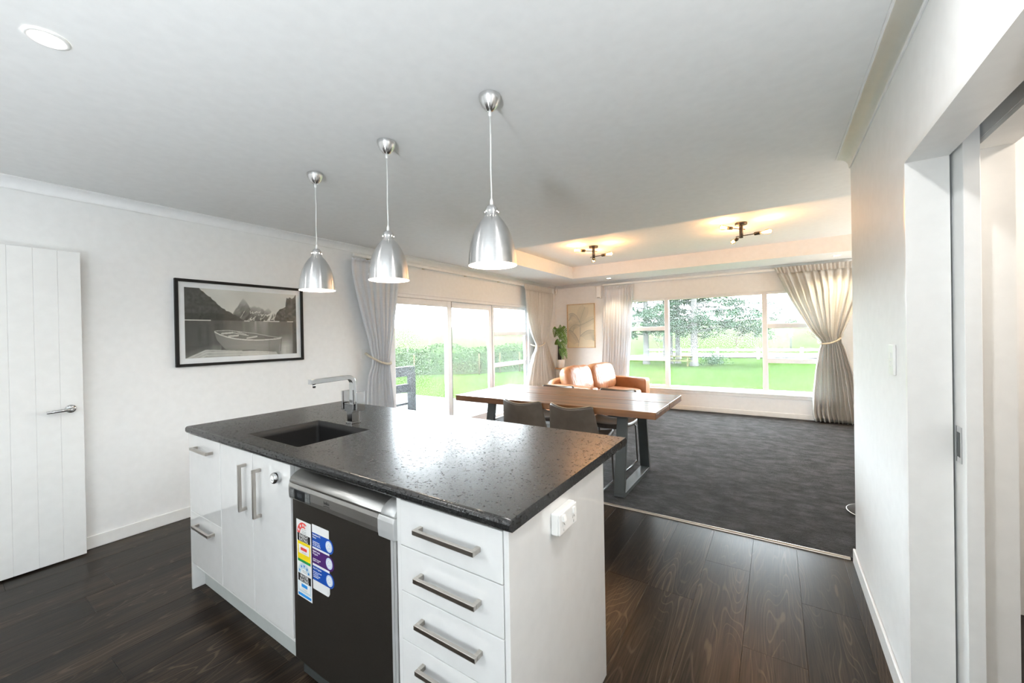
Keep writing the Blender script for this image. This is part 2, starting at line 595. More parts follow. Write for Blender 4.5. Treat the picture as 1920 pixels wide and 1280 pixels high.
# ------------------------------------------------------------------ mesh helpers
class MB:
    """Collects geometry in thing space, then links it as one mesh object."""

    def __init__(self):
        self.v, self.f, self.mi, self.sm = [], [], [], []
        self.cur = 0

    def face(self, idx, smooth=False):
        self.f.append(tuple(idx))
        self.mi.append(self.cur)
        self.sm.append(smooth)

    def box(self, x0, x1, y0, y1, z0, z1):
        b = len(self.v)
        self.v += [(x, y, z) for z in (z0, z1) for x, y in ((x0, y0), (x1, y0), (x1, y1), (x0, y1))]
        for q in ((0, 3, 2, 1), (4, 5, 6, 7), (0, 1, 5, 4), (1, 2, 6, 5), (2, 3, 7, 6), (3, 0, 4, 7)):
            self.face([b + i for i in q])
        return self

    def bar(self, p, q, w, h, up=(0, 0, 1)):
        """box section bar from p to q"""
        p, q = Vector(p), Vector(q)
        d = (q - p).normalized()
        u = Vector(up)
        if abs(d.dot(u)) > 0.95:
            u = Vector((1, 0, 0))
        s = d.cross(u).normalized() * (w / 2)
        t = s.normalized().cross(d).normalized() * (h / 2)
        b = len(self.v)
        for c in (p, q):
            self.v += [tuple(c - s - t), tuple(c + s - t), tuple(c + s + t), tuple(c - s + t)]
        for k in ((3, 2, 1, 0), (4, 5, 6, 7), (0, 1, 5, 4), (1, 2, 6, 5), (2, 3, 7, 6), (3, 0, 4, 7)):
            self.face([b + i for i in k])
        return self

    def prism(self, pts, y0, y1, axis='y', smooth=False):
        """outline pts (a,b) extruded; axis y: (x,z) outline, axis x: (y,z), axis z: (x,y)"""
        n = len(pts)
        b = len(self.v)

        def mk(a, c, t):
            return (a, t, c) if axis == 'y' else ((t, a, c) if axis == 'x' else (a, c, t))
        self.v += [mk(a, c, y0) for a, c in pts] + [mk(a, c, y1) for a, c in pts]
        self.face([b + i for i in range(n)])
        self.face([b + n + i for i in reversed(range(n))])
        for i in range(n):
            j = (i + 1) % n
            self.face([b + j, b + i, b + n + i, b + n + j], smooth)
        return self

    def lathe(self, prof, c=(0, 0, 0), n=32, axis='z', cap=False, smooth=True):
        b = len(self.v)
        for r, h in prof:
            for k in range(n):
                a = 2 * PI * k / n
                x, y = r * math.cos(a), r * math.sin(a)
                p = (x, y, h) if axis == 'z' else ((h, x, y) if axis == 'x' else (y, h, x))
                self.v.append((p[0] + c[0], p[1] + c[1], p[2] + c[2]))
        for i in range(len(prof) - 1):
            for k in range(n):
                k2 = (k + 1) % n
                self.face([b + i * n + k, b + i * n + k2, b + (i + 1) * n + k2, b + (i + 1) * n + k], smooth)
        if cap:
            self.face([b + k for k in reversed(range(n))])
            e = b + (len(prof) - 1) * n
            self.face([e + k for k in range(n)])
        return self

    def tube(self, pts, r, n=10, cap=True):
        pts = [Vector(p) for p in pts]
        rs = r if isinstance(r, (list, tuple)) else [r] * len(pts)
        b = len(self.v)
        prev = None
        for i, p in enumerate(pts):
            d = (pts[min(i + 1, len(pts) - 1)] - pts[max(i - 1, 0)]).normalized()
            if prev is None:
                u = Vector((0, 0, 1)) if abs(d.z) < 0.9 else Vector((1, 0, 0))
                s = d.cross(u).normalized()
            else:
                s = (prev - d * prev.dot(d)).normalized()
            prev = s
            t = d.cross(s)
            for k in range(n):
                a = 2 * PI * k / n
                q = p + (s * math.cos(a) + t * math.sin(a)) * rs[i]
                self.v.append(tuple(q))
        for i in range(len(pts) - 1):
            for k in range(n):
                k2 = (k + 1) % n
                self.face([b + i * n + k, b + i * n + k2, b + (i + 1) * n + k2, b + (i + 1) * n + k], n > 4)
        if cap:
            self.face([b + k for k in reversed(range(n))])
            e = b + (len(pts) - 1) * n
            self.face([e + k for k in range(n)])
        return self

    def grid(self, fn, nu, nv, smooth=True):
        b = len(self.v)
        for j in range(nv + 1):
            for i in range(nu + 1):
                self.v.append(tuple(fn(i / nu, j / nv)))
        for j in range(nv):
            for i in range(nu):
                a = b + j * (nu + 1) + i
                self.face([a, a + 1, a + nu + 2, a + nu + 1], smooth)
        return self

    def puff(self, c, d, p=4.0, nu=28, nv=16, wob=0.0, seed=0):
        """rounded cushion block, centre c, full size d"""
        rr = random.Random(seed)
        ph = [rr.uniform(0, 6) for _ in range(4)]

        def sg(x, e):
            return math.copysign(abs(x) ** e, x)
        e = 2 / p

        def fn(u, v):
            a, t = 2 * PI * u, PI * (v - 0.5)
            x = sg(math.cos(t), e) * sg(math.cos(a), e)
            y = sg(math.cos(t), e) * sg(math.sin(a), e)
            z = sg(math.sin(t), e)
            k = 1 + wob * (math.sin(5 * y + ph[0]) * math.sin(4 * z + ph[1]) + 0.6 * math.sin(9 * y + 4 * z + ph[2]))
            return (c[0] + x * d[0] / 2 * k, c[1] + y * d[1] / 2, c[2] + z * d[2] / 2 * k)
        return self.grid(fn, nu, nv)

    def mesh(self, name, mats):
        me = bpy.data.meshes.new(name)
        me.from_pydata(self.v, [], self.f)
        for m in (mats if isinstance(mats, (list, tuple)) else [mats]):
            me.materials.append(m)
        me.polygons.foreach_set('material_index', self.mi)
        me.polygons.foreach_set('use_smooth', self.sm)
        me.update()
        return me

    def build(self, name, mats, parent=None, bevel=0.0, seg=2, fix=True, **props):
        me = self.mesh(name, mats)
        if fix:
            bm = bmesh.new()
            bm.from_mesh(me)
            bmesh.ops.recalc_face_normals(bm, faces=bm.faces)
            bm.to_mesh(me)
            bm.free()
        return link(name, me, parent, bevel, seg, **props)


def link(name, me, parent=None, bevel=0.0, seg=2, **props):
    o = bpy.data.objects.new(name, me)
    COL.objects.link(o)
    if parent:
        o.parent = parent
    if bevel:
        m = o.modifiers.new('edge', 'BEVEL')
        m.width = bevel
        m.segments = seg
        m.limit_method = 'ANGLE'
        m.angle_limit = math.radians(50)
    for k, v in props.items():
        o[k] = v
    return o


def tag(o, label, cat, group=None, kind=None):
    o['label'] = label
    o['category'] = cat
    if group:
        o['group'] = group
    if kind:
        o['kind'] = kind
    return o


def thing(name, loc, label, cat, group=None, rz=0.0, kind=None):
    o = bpy.data.objects.new(name, None)
    o.empty_display_size = 0.1
    COL.objects.link(o)
    o.location = loc
    o.rotation_euler = (0, 0, rz)
    return tag(o, label, cat, group, kind)


def copy_tree(o, parent=None):
    c = o.copy()
    COL.objects.link(c)
    if parent:
        c.parent = parent
    for ch in list(o.children):
        copy_tree(ch, c)
    return c


def lettering(body, size, material, parent, matrix, name='lettering', align='CENTER', extrude=0.0002, font_scale=(1, 1)):
    cu = bpy.data.curves.new(name, 'FONT')
    cu.body = body
    cu.size = size
    cu.align_x = align
    cu.align_y = 'CENTER'
    cu.extrude = extrude
    cu.resolution_u = 2
    o = bpy.data.objects.new(name, cu)
    COL.objects.link(o)
    dg = bpy.context.evaluated_depsgraph_get()
    me = bpy.data.meshes.new_from_object(o.evaluated_get(dg))
    bpy.data.objects.remove(o)
    me.name = name
    me.materials.clear()
    me.materials.append(material)
    me.transform(matrix @ Matrix.Diagonal((font_scale[0], font_scale[1], 1, 1)))
    return link(name, me, parent)


def lamp(name, kind, loc, power, col, parent=None, size=0.05, rot=None, spot=None):
    d = bpy.data.lights.new(name, kind)
    d.energy = power
    d.color = col
    if kind == 'AREA':
        d.shape = 'DISK'
        d.size = size
    else:
        d.shadow_soft_size = size
    if spot:
        d.spot_size = spot
        d.spot_blend = 0.6
    o = bpy.data.objects.new(name, d)
    COL.objects.link(o)
    o.location = loc
    if rot:
        o.rotation_euler = rot
    if parent:
        o.parent = parent
    return o


def struct(mb, name, mats, label, cat, bevel=0.0, seg=2):
    o = mb.build(name, mats, None, bevel, seg)
    return tag(o, label, cat, kind='structure')


def wall_x(x0, x1, y0, y1, z0, z1, holes):
    """wall slab in the y-z plane with rectangular openings (y0,y1,z0,z1)"""
    m = MB()
    cuts = sorted(holes)
    y = y0
    for (a, b, c, d) in cuts:
        if a > y:
            m.box(x0, x1, y, a, z0, z1)
        if c > z0:
            m.box(x0, x1, a, b, z0, c)
        if d < z1:
            m.box(x0, x1, a, b, d, z1)
        y = b
    if y < y1:
        m.box(x0, x1, y, y1, z0, z1)
    return m


def wall_y(x0, x1, y0, y1, z0, z1, holes):
    m = MB()
    x = x0
    for (a, b, c, d) in sorted(holes):
        if a > x:
            m.box(x, a, y0, y1, z0, z1)
        if c > z0:
            m.box(a, b, y0, y1, z0, c)
        if d < z1:
            m.box(a, b, y0, y1, d, z1)
        x = b
    if x < x1:
        m.box(x, x1, y0, y1, z0, z1)
    return m


# ================================================================== STRUCTURE
SL0, SL1, SLH = 3.17, 6.47, 1.925          # sliding door opening in the left wall
FW0, FW1, FWS, FWH = -2.44, 0.70, 0.375, 2.01  # far window opening
struct(wall_x(XL - 0.13, XL, YB - 0.13, YF + 0.13, -0.05, ZT + 0.1, [(SL0, SL1, -0.05, SLH)]), 'wall_left', WALL, 'long white wall with the framed boat picture and the glass sliding door', 'wall')
struct(wall_y(XL, XLR + 0.13, YF, YF + 0.13, -0.05, ZT + 0.1, [(FW0, FW1, FWS, FWH)]), 'wall_far', WALL, 'white end wall with the wide garden window', 'wall')
OP0, OP1, OPH = 1.03, 1.93, 1.965
m = wall_x(XR, 0.488, YB - 0.13, YE, -0.02, ZC, [(OP0, OP1, -0.02, OPH)])
m.box(0.488, 0.538, YB - 0.13, OP0, -0.02, ZC)
m.box(0.488, 0.538, 2.9, YE, -0.02, ZC)
m.box(0.488, 0.538, OP0, 2.9, 2.06, ZC)
w2 = wall_x(0.538, XR2, YB - 0.13, YE, -0.02, ZC, [(OP0, OP1, -0.02, OPH)])
b0 = len(m.v)
m.v += w2.v
for f in w2.f:
    m.face([i + b0 for i in f])
struct(m, 'wall_right', WALL, 'short white wall with the cavity slider doorway and light switch', 'wall')
struct(wall_y(XL - 0.13, 1.9, YB - 0.13, YB, -0.05, ZC, []), 'wall_near', WALL, 'white kitchen wall behind the camera', 'wall')
struct(MB().box(XR2, XLR + 0.13, YE - 0.12, YE, -0.05, ZC), 'wall_lounge_near', WALL, 'white lounge wall running off behind the wall end', 'wall')
struct(MB().box(XLR, XLR + 0.13, YE, YF, -0.05, ZT + 0.1), 'wall_lounge_right', WALL, 'white lounge wall hidden beyond the wall end', 'wall')
struct(MB().box(1.8, 1.9, YB, YE - 0.12, -0.05, ZC), 'wall_hall', mat('cream_hall_paint', (0.80, 0.78, 0.75), 0.6), 'cream wall inside the room beyond the slider doorway', 'wall')

# ceiling with the raised tray over the lounge
m = MB()
t = 0.05
m.box(XL - 0.13, 1.9, YB - 0.13, YE, ZC, ZC + t)
m.box(XL - 0.13, XLR + 0.13, YE, TY0, ZC, ZC + t)
m.box(XL - 0.13, XLR + 0.13, TY1, YF + 0.13, ZC, ZC + t)
m.box(XL - 0.13, TX0, TY0, TY1, ZC, ZC + t)
m.box(TX1, XLR + 0.13, TY0, TY1, ZC, ZC + t)
m.box(TX0 - 0.05, TX0, TY0, TY1, ZC + t, ZT)
m.box(TX1, TX1 + 0.05, TY0, TY1, ZC + t, ZT)
m.box(TX0 - 0.05, TX1 + 0.05, TY0 - 0.05, TY0, ZC + t, ZT)
m.box(TX0 - 0.05, TX1 + 0.05, TY1, TY1 + 0.05, ZC + t, ZT)
m.box(TX0 - 0.05, TX1 + 0.05, TY0 - 0.05, TY1 + 0.05, ZT, ZT + t)
struct(m, 'ceiling', CEIL, 'white ceiling with a raised tray over the lounge', 'ceiling')

# floor and its planks
fl = struct(MB().box(XL - 0.13, 1.9, YB - 0.13, 3.105, -0.06, -0.006), 'floor', mat('floor_joint', (0.02, 0.017, 0.015), 0.8), 'dark wood plank floor of the kitchen', 'floor')
PW, PL = 0.232, 1.22
plank_me = {}


def plank_mesh(w, l):
    k = (round(w, 3), round(l, 3))
    if k not in plank_me:
        g, c = 0.0003, 0.0007
        b = MB()
        x0, x1, y0, y1 = -w / 2 + g, w / 2 - g, -l / 2 + g, l / 2 - g
        b.v = [(x0, y0, -0.006), (x1, y0, -0.006), (x1, y1, -0.006), (x0, y1, -0.006),
               (x0, y0, -c), (x1, y0, -c), (x1, y1, -c), (x0, y1, -c),
               (x0 + c, y0 + c, 0), (x1 - c, y0 + c, 0), (x1 - c, y1 - c, 0), (x0 + c, y1 - c, 0)]
        for q in ((8, 9, 10, 11), (0, 1, 5, 4), (1, 2, 6, 5), (2, 3, 7, 6), (3, 0, 4, 7), (4, 5, 9, 8), (5, 6, 10, 9), (6, 7, 11, 10), (7, 4, 8, 11)):
            b.face(q)
        plank_me[k] = b.mesh('plank', PLANK)
    return plank_me[k]


known = {0: 2.49, 1: 2.016, 2: 2.66, 3: 2.23}
rows = [(0.328, XR - 0.001, 1.9)]
for k in range(19):
    a = 0.328 - PW * (k + 1)
    rows.append((max(a, XL + 0.001), 0.328 - PW * k, known.get(k, rnd.uniform(1.6, 2.8))))
for (a, b, yj) in rows:
    if b - a < 0.02:
        continue
    y = yj - PL * 5
    while y < 3.10:
        y0, y1 = max(y, YB + 0.002), min(y + PL, 3.10)
        if y1 - y0 > 0.03:
            o = link('plank', plank_mesh(b - a, y1 - y0), fl)
            o.location = ((a + b) / 2, (y0 + y1) / 2, 0)
        y += PL

# carpet
m = MB()
NX, NY = 90, 80


def carpet_z(x, y):
    e = 0.009 if y < 3.17 else 0.0125
    return e + 0.0012 * math.sin(x * 23 + 3 * math.sin(y * 7)) * math.sin(y * 31 + 2 * math.sin(x * 5))


m.grid(lambda u, v: (XL + 0.001 + u * (XLR - XL - 0.002), 3.130 + v * (YF - 3.131), carpet_z(XL + u * (XLR - XL), 3.130 + v * (YF - 3.130))), NX, NY)
m.box(XL + 0.001, XLR - 0.001, 3.130, YF - 0.001, -0.05, 0.006)
tag(m.build('carpet', CARPET), 'dark grey cut pile carpet covering the lounge floor', 'carpet')
tag(MB().prism([(3.106, 0.0), (3.128, 0.0), (3.127, 0.009), (3.118, 0.011), (3.108, 0.005)], XL + 0.02, XR - 0.02, 'x').build('carpet_bar', ALUSTRIP), 'thin metal carpet bar between plank floor and grey carpet', 'carpet bar')


# cove mouldings and skirtings
def cove(name, p, q, inward, label):
    """concave cove along p-q under the ceiling; inward = unit vector into the room"""
    p, q, n = Vector(p), Vector(q), Vector(inward)
    S = 0.068
    prof = [(0, 0), (0, -S), (0.006, -S), (0.008, -S + 0.006)]
    for k in range(7):
        a = PI / 2 * k / 6
        prof.append((0.008 + (S - 0.016) * (1 - math.cos(a)) , -S + 0.008 + (S - 0.016) * math.sin(a)))
    prof += [(S - 0.006, -0.006), (S, -0.006), (S, 0)]
    m = MB()
    k = len(prof)
    for e in (p, q):
        m.v += [tuple(e + n * a + Vector((0, 0, ZC - 0.0005 + b))) for a, b in prof]
    for i in range(k):
        j = (i + 1) % k
        m.face([i, j, k + j, k + i], 4 <= i < 10)
    m.face(list(range(k)))
    m.face([k + i for i in reversed(range(k))])
    return struct(m, name, WALL, label, 'cornice')


cove('trim_1', (XL + 0.0005, YB, 0), (XL + 0.0005, YF - 0.001, 0), (1, 0, 0), 'white cove cornice along the top of the picture wall')
cove('trim_2', (XL + 0.07, YF - 0.0005, 0), (XLR, YF - 0.0005, 0), (0, -1, 0), 'white cove cornice above the garden window')
cove('trim_3', (XR - 0.0005, YB, 0), (XR - 0.0005, YE - 0.002, 0), (-1, 0, 0), 'white cove cornice along the slider doorway wall')


def skirt(name, b, label):
    m = MB().box(*b)
    return struct(m, name, TRIM, label, 'skirting board', bevel=0.004)


skirt('baseboard_left', (XL + 0.0005, XL + 0.0125, YB, SL0 - 0.06, 0.0005, 0.085), 'white skirting board below the framed boat picture')
skirt('baseboard_left_far', (XL + 0.0005, XL + 0.0125, SL1 + 0.05, YF - 0.02, 0.016, 0.085), 'white skirting board behind the corner curtain')
skirt('baseboard_far', (XL + 0.014, XLR - 0.02, YF - 0.0125, YF - 0.0005, 0.016, 0.09), 'white skirting board below the garden window')
skirt('baseboard_right', (XR - 0.0125, XR - 0.0005, 1.95, YE + 0.0125, 0.0005, 0.085), 'white skirting board beside the slider doorway')
skirt('baseboard_right_end', (XR - 0.001, XLR - 0.02, YE + 0.0005, YE + 0.0125, 0.016, 0.085), 'white skirting board round the wall end')

# doorway lining (cavity slider)
m = MB()
m.box(XR - 0.002, 0.487, OP1 - 0.016, OP1 - 0.0005, 0.001, OPH - 0.001)
m.box(XR - 0.002, 0.487, OP0 + 0.0005, OP0 + 0.016, 0.001, OPH - 0.001)
m.box(XR - 0.002, 0.487, OP0 + 0.0165, OP1 - 0.0165, OPH - 0.016, OPH - 0.0005)
m.box(0.539, XR2 + 0.002, OP1 - 0.016, OP1 - 0.0005, 0.001, OPH - 0.001)
m.box(0.539, XR2 + 0.002, OP0 + 0.0005, OP0 + 0.016, 0.001, OPH - 0.001)
m.box(0.539, XR2 + 0.002, OP0 + 0.0165, OP1 - 0.0165, OPH - 0.016, OPH - 0.0005)
struct(m, 'trim_4', TRIM, 'white lining boards round the slider doorway', 'door lining')
struct(MB().box(0.4895, 0.5365, OP0 + 0.01, 2.88, 2.035, 2.055), 'trim_5', BLACKM, 'dark track recessed over the slider doorway', 'door track')
d2 = tag(MB().box(0.494, 0.532, 1.832, 2.72, 0.012, 2.02).build('door_2', DOORW, bevel=0.002), 'white sliding door leaf pushed back into its wall cavity', 'door', kind='structure')
m = MB()
m.box(0.4915, 0.4945, 1.862, 1.906, 0.945, 0.963).box(0.4915, 0.4945, 1.862, 1.906, 1.043, 1.061)
m.box(0.4915, 0.4945, 1.862, 1.871, 0.963, 1.043).box(0.4915, 0.4945, 1.897, 1.906, 0.963, 1.043)
fp = m.build('flush_pull', CHROME, d2, label='satin flush pull')
MB().box(0.4928, 0.4938, 1.871, 1.897, 0.963, 1.043).build('recess', GREYM, fp)

# open hinged door on the left
d1 = tag(MB().box(-3.795, -3.772, -0.162, 0.640, 0.010, 1.968).build('door_1', DOORW), 'white vertical board door standing open against the picture wall', 'door', kind='structure')
for k in range(8):
    y0 = -0.162 + 0.10025 * k
    MB().box(-3.7725, -3.764, y0 + 0.0002, y0 + 0.1001, 0.010, 1.968).build('board', DOORW, d1, bevel=0.0014, seg=1)
m = MB().lathe([(0.0, 0.010), (0.016, 0.0095), (0.024, 0.006), (0.0262, 0.0)], (-3.764, 0.583, 0.962), 28, 'x')
h = m.build('door_handle', CHROME, d1, label='chrome lever handle')
m = MB().lathe([(0.010, 0.0), (0.010, 0.045)], (-3.756, 0.583, 0.962), 16, 'x', True)
m.tube([(-3.714, 0.589, 0.963), (-3.712, 0.560, 0.962), (-3.713, 0.52, 0.959), (-3.714, 0.475, 0.956)], [0.0095, 0.010, 0.0095, 0.0085], 12)
m.build('lever', CHROME, h)
MB().box(-3.79, -3.777, 0.640, 0.6415, 0.93, 0.99).build('latch_plate', STEEL, d1)

# ------------------------------------------------------------------ sliding glass door (left wall)
sd = thing('door_3', (XL, SL0, 0), 'white framed glass sliding door opening to the deck', 'sliding door', kind='structure')


def lb(m, x0, x1, y0, y1, z0, z1):
    return m.box(x0, x1, y0 - SL0, y1 - SL0, z0, z1)


m = MB()
lb(m, -0.125, -0.004, SL0 + 0.001, SL1 - 0.001, SLH - 0.045, SLH - 0.001)
lb(m, -0.125, -0.004, SL0 + 0.001, SL0 + 0.04, 0.0, SLH - 0.045)
lb(m, -0.125, -0.004, SL1 - 0.04, SL1 - 0.001, 0.0, SLH - 0.045)
lb(m, -0.125, -0.004, SL0 + 0.001, SL1 - 0.001, -0.045, 0.02)
lb(m, -0.004, 0.012, SL0 - 0.03, SL1 + 0.03, SLH - 0.005, SLH + 0.012)
m.build('frame', ALU, sd, bevel=0.002)
for (a, b, x) in ((SL0 + 0.04, 4.315, -0.055), (4.235, 5.345, -0.095)):
    m = MB()
    w, tp = 0.085, 0.085
    lb(m, x, x + 0.035, a, a + w, 0.022, SLH - 0.047)
    lb(m, x, x + 0.035, b - w, b, 0.022, SLH - 0.047)
    lb(m, x, x + 0.035, a + w, b - w, SLH - 0.047 - tp, SLH - 0.047)
    lb(m, x, x + 0.035, a + w, b - w, 0.022, 0.14)
    sh = m.build('sash', ALU, sd, bevel=0.003)
    lb(MB(), x + 0.014, x + 0.020, a + w + 0.001, b - w - 0.001, 0.141, SLH - 0.048 - tp).build('pane', GLASS_DUSTY, sh, label='dusty glass pane')
    lb(MB(), x + 0.004, x + 0.0352, b, b + 0.008, 0.03, SLH - 0.05).build('seal', RUBBER, sh)
m = MB()
x = -0.10
lb(m, x, x + 0.05, 5.347, 5.395, 0.022, SLH - 0.047)
lb(m, x, x + 0.05, SL1 - 0.085, SL1 - 0.041, 0.022, SLH - 0.047)
lb(m, x, x + 0.05, 5.395, SL1 - 0.085, SLH - 0.085, SLH - 0.047)
lb(m, x, x + 0.05, 5.395, SL1 - 0.085, 0.022, 0.06)
for zz in (0.845, 1.375):
    lb(m, x, x + 0.055, 5.395, SL1 - 0.085, zz, zz + 0.065)
sh = m.build('side_light', ALU, sd, bevel=0.003)
for (z0, z1) in ((0.061, 0.844), (0.911, 1.374), (1.441, SLH - 0.086)):
    lb(MB(), x + 0.02, x + 0.026, 5.396, SL1 - 0.086, z0, z1).build('pane', GLASS_DUSTY, sh)
lb(MB(), x + 0.0505, x + 0.056, SL1 - 0.092, SL1 - 0.085, 0.06, 1.37).build('seal', RUBBER, sh)

# ------------------------------------------------------------------ far window
wi = thing('window_1', (0, YF, 0), 'wide white aluminium window looking onto the lawn', 'window', kind='structure')


def wb(m, x0, x1, d0, d1, z0, z1):
    return m.box(x0, x1, d0, d1, z0, z1)


m = MB()
wb(m, FW0 + 0.001, FW1 - 0.001, 0.03, 0.11, FWH - 0.05, FWH - 0.001)
wb(m, FW0 + 0.001, FW1 - 0.001, 0.03, 0.11, FWS + 0.001, FWS + 0.05)
wb(m, FW0 + 0.001, FW0 + 0.05, 0.03, 0.11, FWS + 0.05, FWH - 0.05)
wb(m, FW1 - 0.05, FW1 - 0.001, 0.03, 0.11, FWS + 0.05, FWH - 0.05)
m.build('frame', ALU, wi, bevel=0.003)
MX = (-1.632, -0.137)
for x in MX:
    wb(MB(), x - 0.036, x + 0.036, 0.028, 0.112, FWS + 0.05, FWH - 0.05).build('mullion', ALU, wi, bevel=0.004)
for (a, b) in ((FW0 + 0.05, MX[0] - 0.036), (MX[1] + 0.036, FW1 - 0.05)):
    for zz in (0.862, 1.415):
        tr = wb(MB(), a + 0.0005, b - 0.0005, 0.032, 0.108, zz, zz + 0.075).build('transom', ALU, wi, bevel=0.004)
        for q in ((0.22, 0.42), (0.58, 0.78)) if False else ((0.36, 0.64),):
            wb(MB(), a + (b - a) * q[0], a + (b - a) * q[1], 0.020, 0.0325, zz + 0.045, zz + 0.062).build('window_catch', WHITEPL, tr)
    for (z0, z1) in ((FWS + 0.051, 0.861), (0.938, 1.414), (1.491, FWH - 0.051)):
        wb(MB(), a + 0.001, b - 0.001, 0.066, 0.072, z0, z1).build('pane', GLASS, wi)
wb(MB(), MX[0] + 0.037, MX[1] - 0.037, 0.066, 0.072, FWS + 0.051, FWH - 0.051).build('pane', GLASS, wi, label='large fixed pane')
m = MB()
wb(m, FW0 - 0.05, FW1 + 0.05, -0.028, 0.03, FWS - 0.018, FWS + 0.0005)
wb(m, FW0 - 0.04, FW1 + 0.04, -0.014, -0.0005, FWS - 0.065, FWS - 0.018)
m.build('window_sill', TRIM, wi, bevel=0.003)
m = MB()
wb(m, FW0 + 0.0005, FW1 - 0.0005, -0.001, 0.03, FWH - 0.012, FWH - 0.0008)
wb(m, FW0 + 0.0005, FW0 + 0.012, -0.001, 0.03, FWS + 0.001, FWH - 0.012)
wb(m, FW1 - 0.012, FW1 - 0.0005, -0.001, 0.03, FWS + 0.001, FWH - 0.012)
m.build('reveal', TRIM, wi)

# ================================================================== ISLAND
BX0, BX1, BY0, BY1, BZ0, BZ1 = -2.738, -0.569, 0.853, 1.812, 0.874, 0.910
SX0, SX1, SY0, SY1 = -2.212, -1.742, 0.947, 1.318


def benchtop():
    bm = bmesh.new()
    o = [(BX0, BY0), (BX1, BY0), (BX1, BY1), (BX0, BY1)]
    i = [(SX0, SY0), (SX1, SY0), (SX1, SY1), (SX0, SY1)]
    V = {}
    for z in (BZ0, BZ1):
        V['o', z] = [bm.verts.new((x, y, z)) for x, y in o]
        V['i', z] = [bm.verts.new((x, y, z)) for x, y in i]
    for k in range(4):
        j = (k + 1) % 4
        bm.faces.new((V['o', BZ1][k], V['o', BZ1][j], V['i', BZ1][j], V['i', BZ1][k]))
        bm.faces.new((V['o', BZ0][j], V['o', BZ0][k], V['i', BZ0][k], V['i', BZ0][j]))
        bm.faces.new((V['o', BZ0][k], V['o', BZ0][j], V['o', BZ1][j], V['o', BZ1][k]))
        bm.faces.new((V['i', BZ0][j], V['i', BZ0][k], V['i', BZ1][k], V['i', BZ1][j]))
    bm.normal_update()
    es = []
    for e in bm.edges:
        a, b = e.verts
        if abs(a.co.z - b.co.z) < 1e-6:
            if all(abs(v.co.y - BY0) < 1e-6 for v in (a, b)) or all(abs(v.co.y - BY1) < 1e-6 for v in (a, b)) or all(abs(v.co.x - BX0) < 1e-6 for v in (a, b)):
                es.append(e)
        elif abs(a.co.x - BX0) < 1e-6:
            es.append(e)
    bmesh.ops.bevel(bm, geom=es, offset=0.013, segments=5, profile=0.5, affect='EDGES')
    for f in bm.faces:
        if f.calc_area() < 0.02:
            f.smooth = True
    me = bpy.data.meshes.new('benchtop')
    bm.to_mesh(me)
    bm.free()
    me.materials.append(STONE)
    return me


tag(link('benchtop', benchtop()), 'long black leathered stone benchtop on the white kitchen island', 'benchtop')

# sink
sk = thing('kitchen_sink', ((SX0 + SX1) / 2, (SY0 + SY1) / 2, 0.68), 'black composite sink set under the island benchtop', 'sink')
cx, cy = sk.location.x, sk.location.y
m = MB()
hx, hy, wt, dz = (SX1 - SX0) / 2 - 0.001, (SY1 - SY0) / 2 - 0.001, 0.012, 0.193
R = 0.025


def rrect(a, b, r, n=5):
    out = []
    for (sx, sy, a0) in ((1, 1, 0), (-1, 1, 90), (-1, -1, 180), (1, -1, 270)):
        for k in range(n + 1):
            t = math.radians(a0 + 90 * k / n)
            out.append((sx * (a - r) + r * math.cos(t), sy * (b - r) + r * math.sin(t)))
    return out


loops = [(hx + 0.01, hy + 0.01, R, 0.0), (hx + 0.01, hy + 0.01, R, dz), (hx, hy, R * 0.4, dz), (hx, hy, R * 0.4, 0.2285), (hx - 0.003, hy - 0.003, R * 0.5, 0.2285), (hx - 0.003, hy - 0.003, R * 0.6, dz), (hx - 0.004, hy - 0.004, R, 0.04), (hx - 0.012, hy - 0.012, R, 0.022), (hx - 0.03, hy - 0.03, R, 0.016)]
n = len(rrect(1, 1, 0.1))
for (a, b, r, z) in loops:
    m.v += [(x, y, z) for x, y in rrect(a, b, r)]
for i in range(len(loops) - 1):
    for k in range(n):
        j = (k + 1) % n
        m.face([i * n + k, i * n + j, (i + 1) * n + j, (i + 1) * n + k], i >= 2)
e = (len(loops) - 1) * n
m.face([e + k for k in range(n)])
m.face([k for k in reversed(range(n))])
m.build('bowl', SINKM, sk, fix=False)
MB().lathe([(0.0, 0.018), (0.030, 0.018), (0.042, 0.0185), (0.044, 0.0165)], (0, 0, 0), 28).build('drain', STEEL, sk)
m = MB().lathe([(0.009, 0.004), (0.013, 0.0045), (0.017, 0.004), (0.018, 0.0)], (0.145, hy - 0.0095, 0.157), 24, 'y')
for k in range(len(m.v)):
    x, y, z = m.v[k]
    m.v[k] = (x, 2 * (hy - 0.0035) - y - 0.006, z)
ov = m.build('overflow_ring', CHROME, sk)
MB().lathe([(0.0, 0), (0.009, 0)], (0.145, hy - 0.0052, 0.157), 20, 'y').build('overflow_hole', BLACKM, ov)

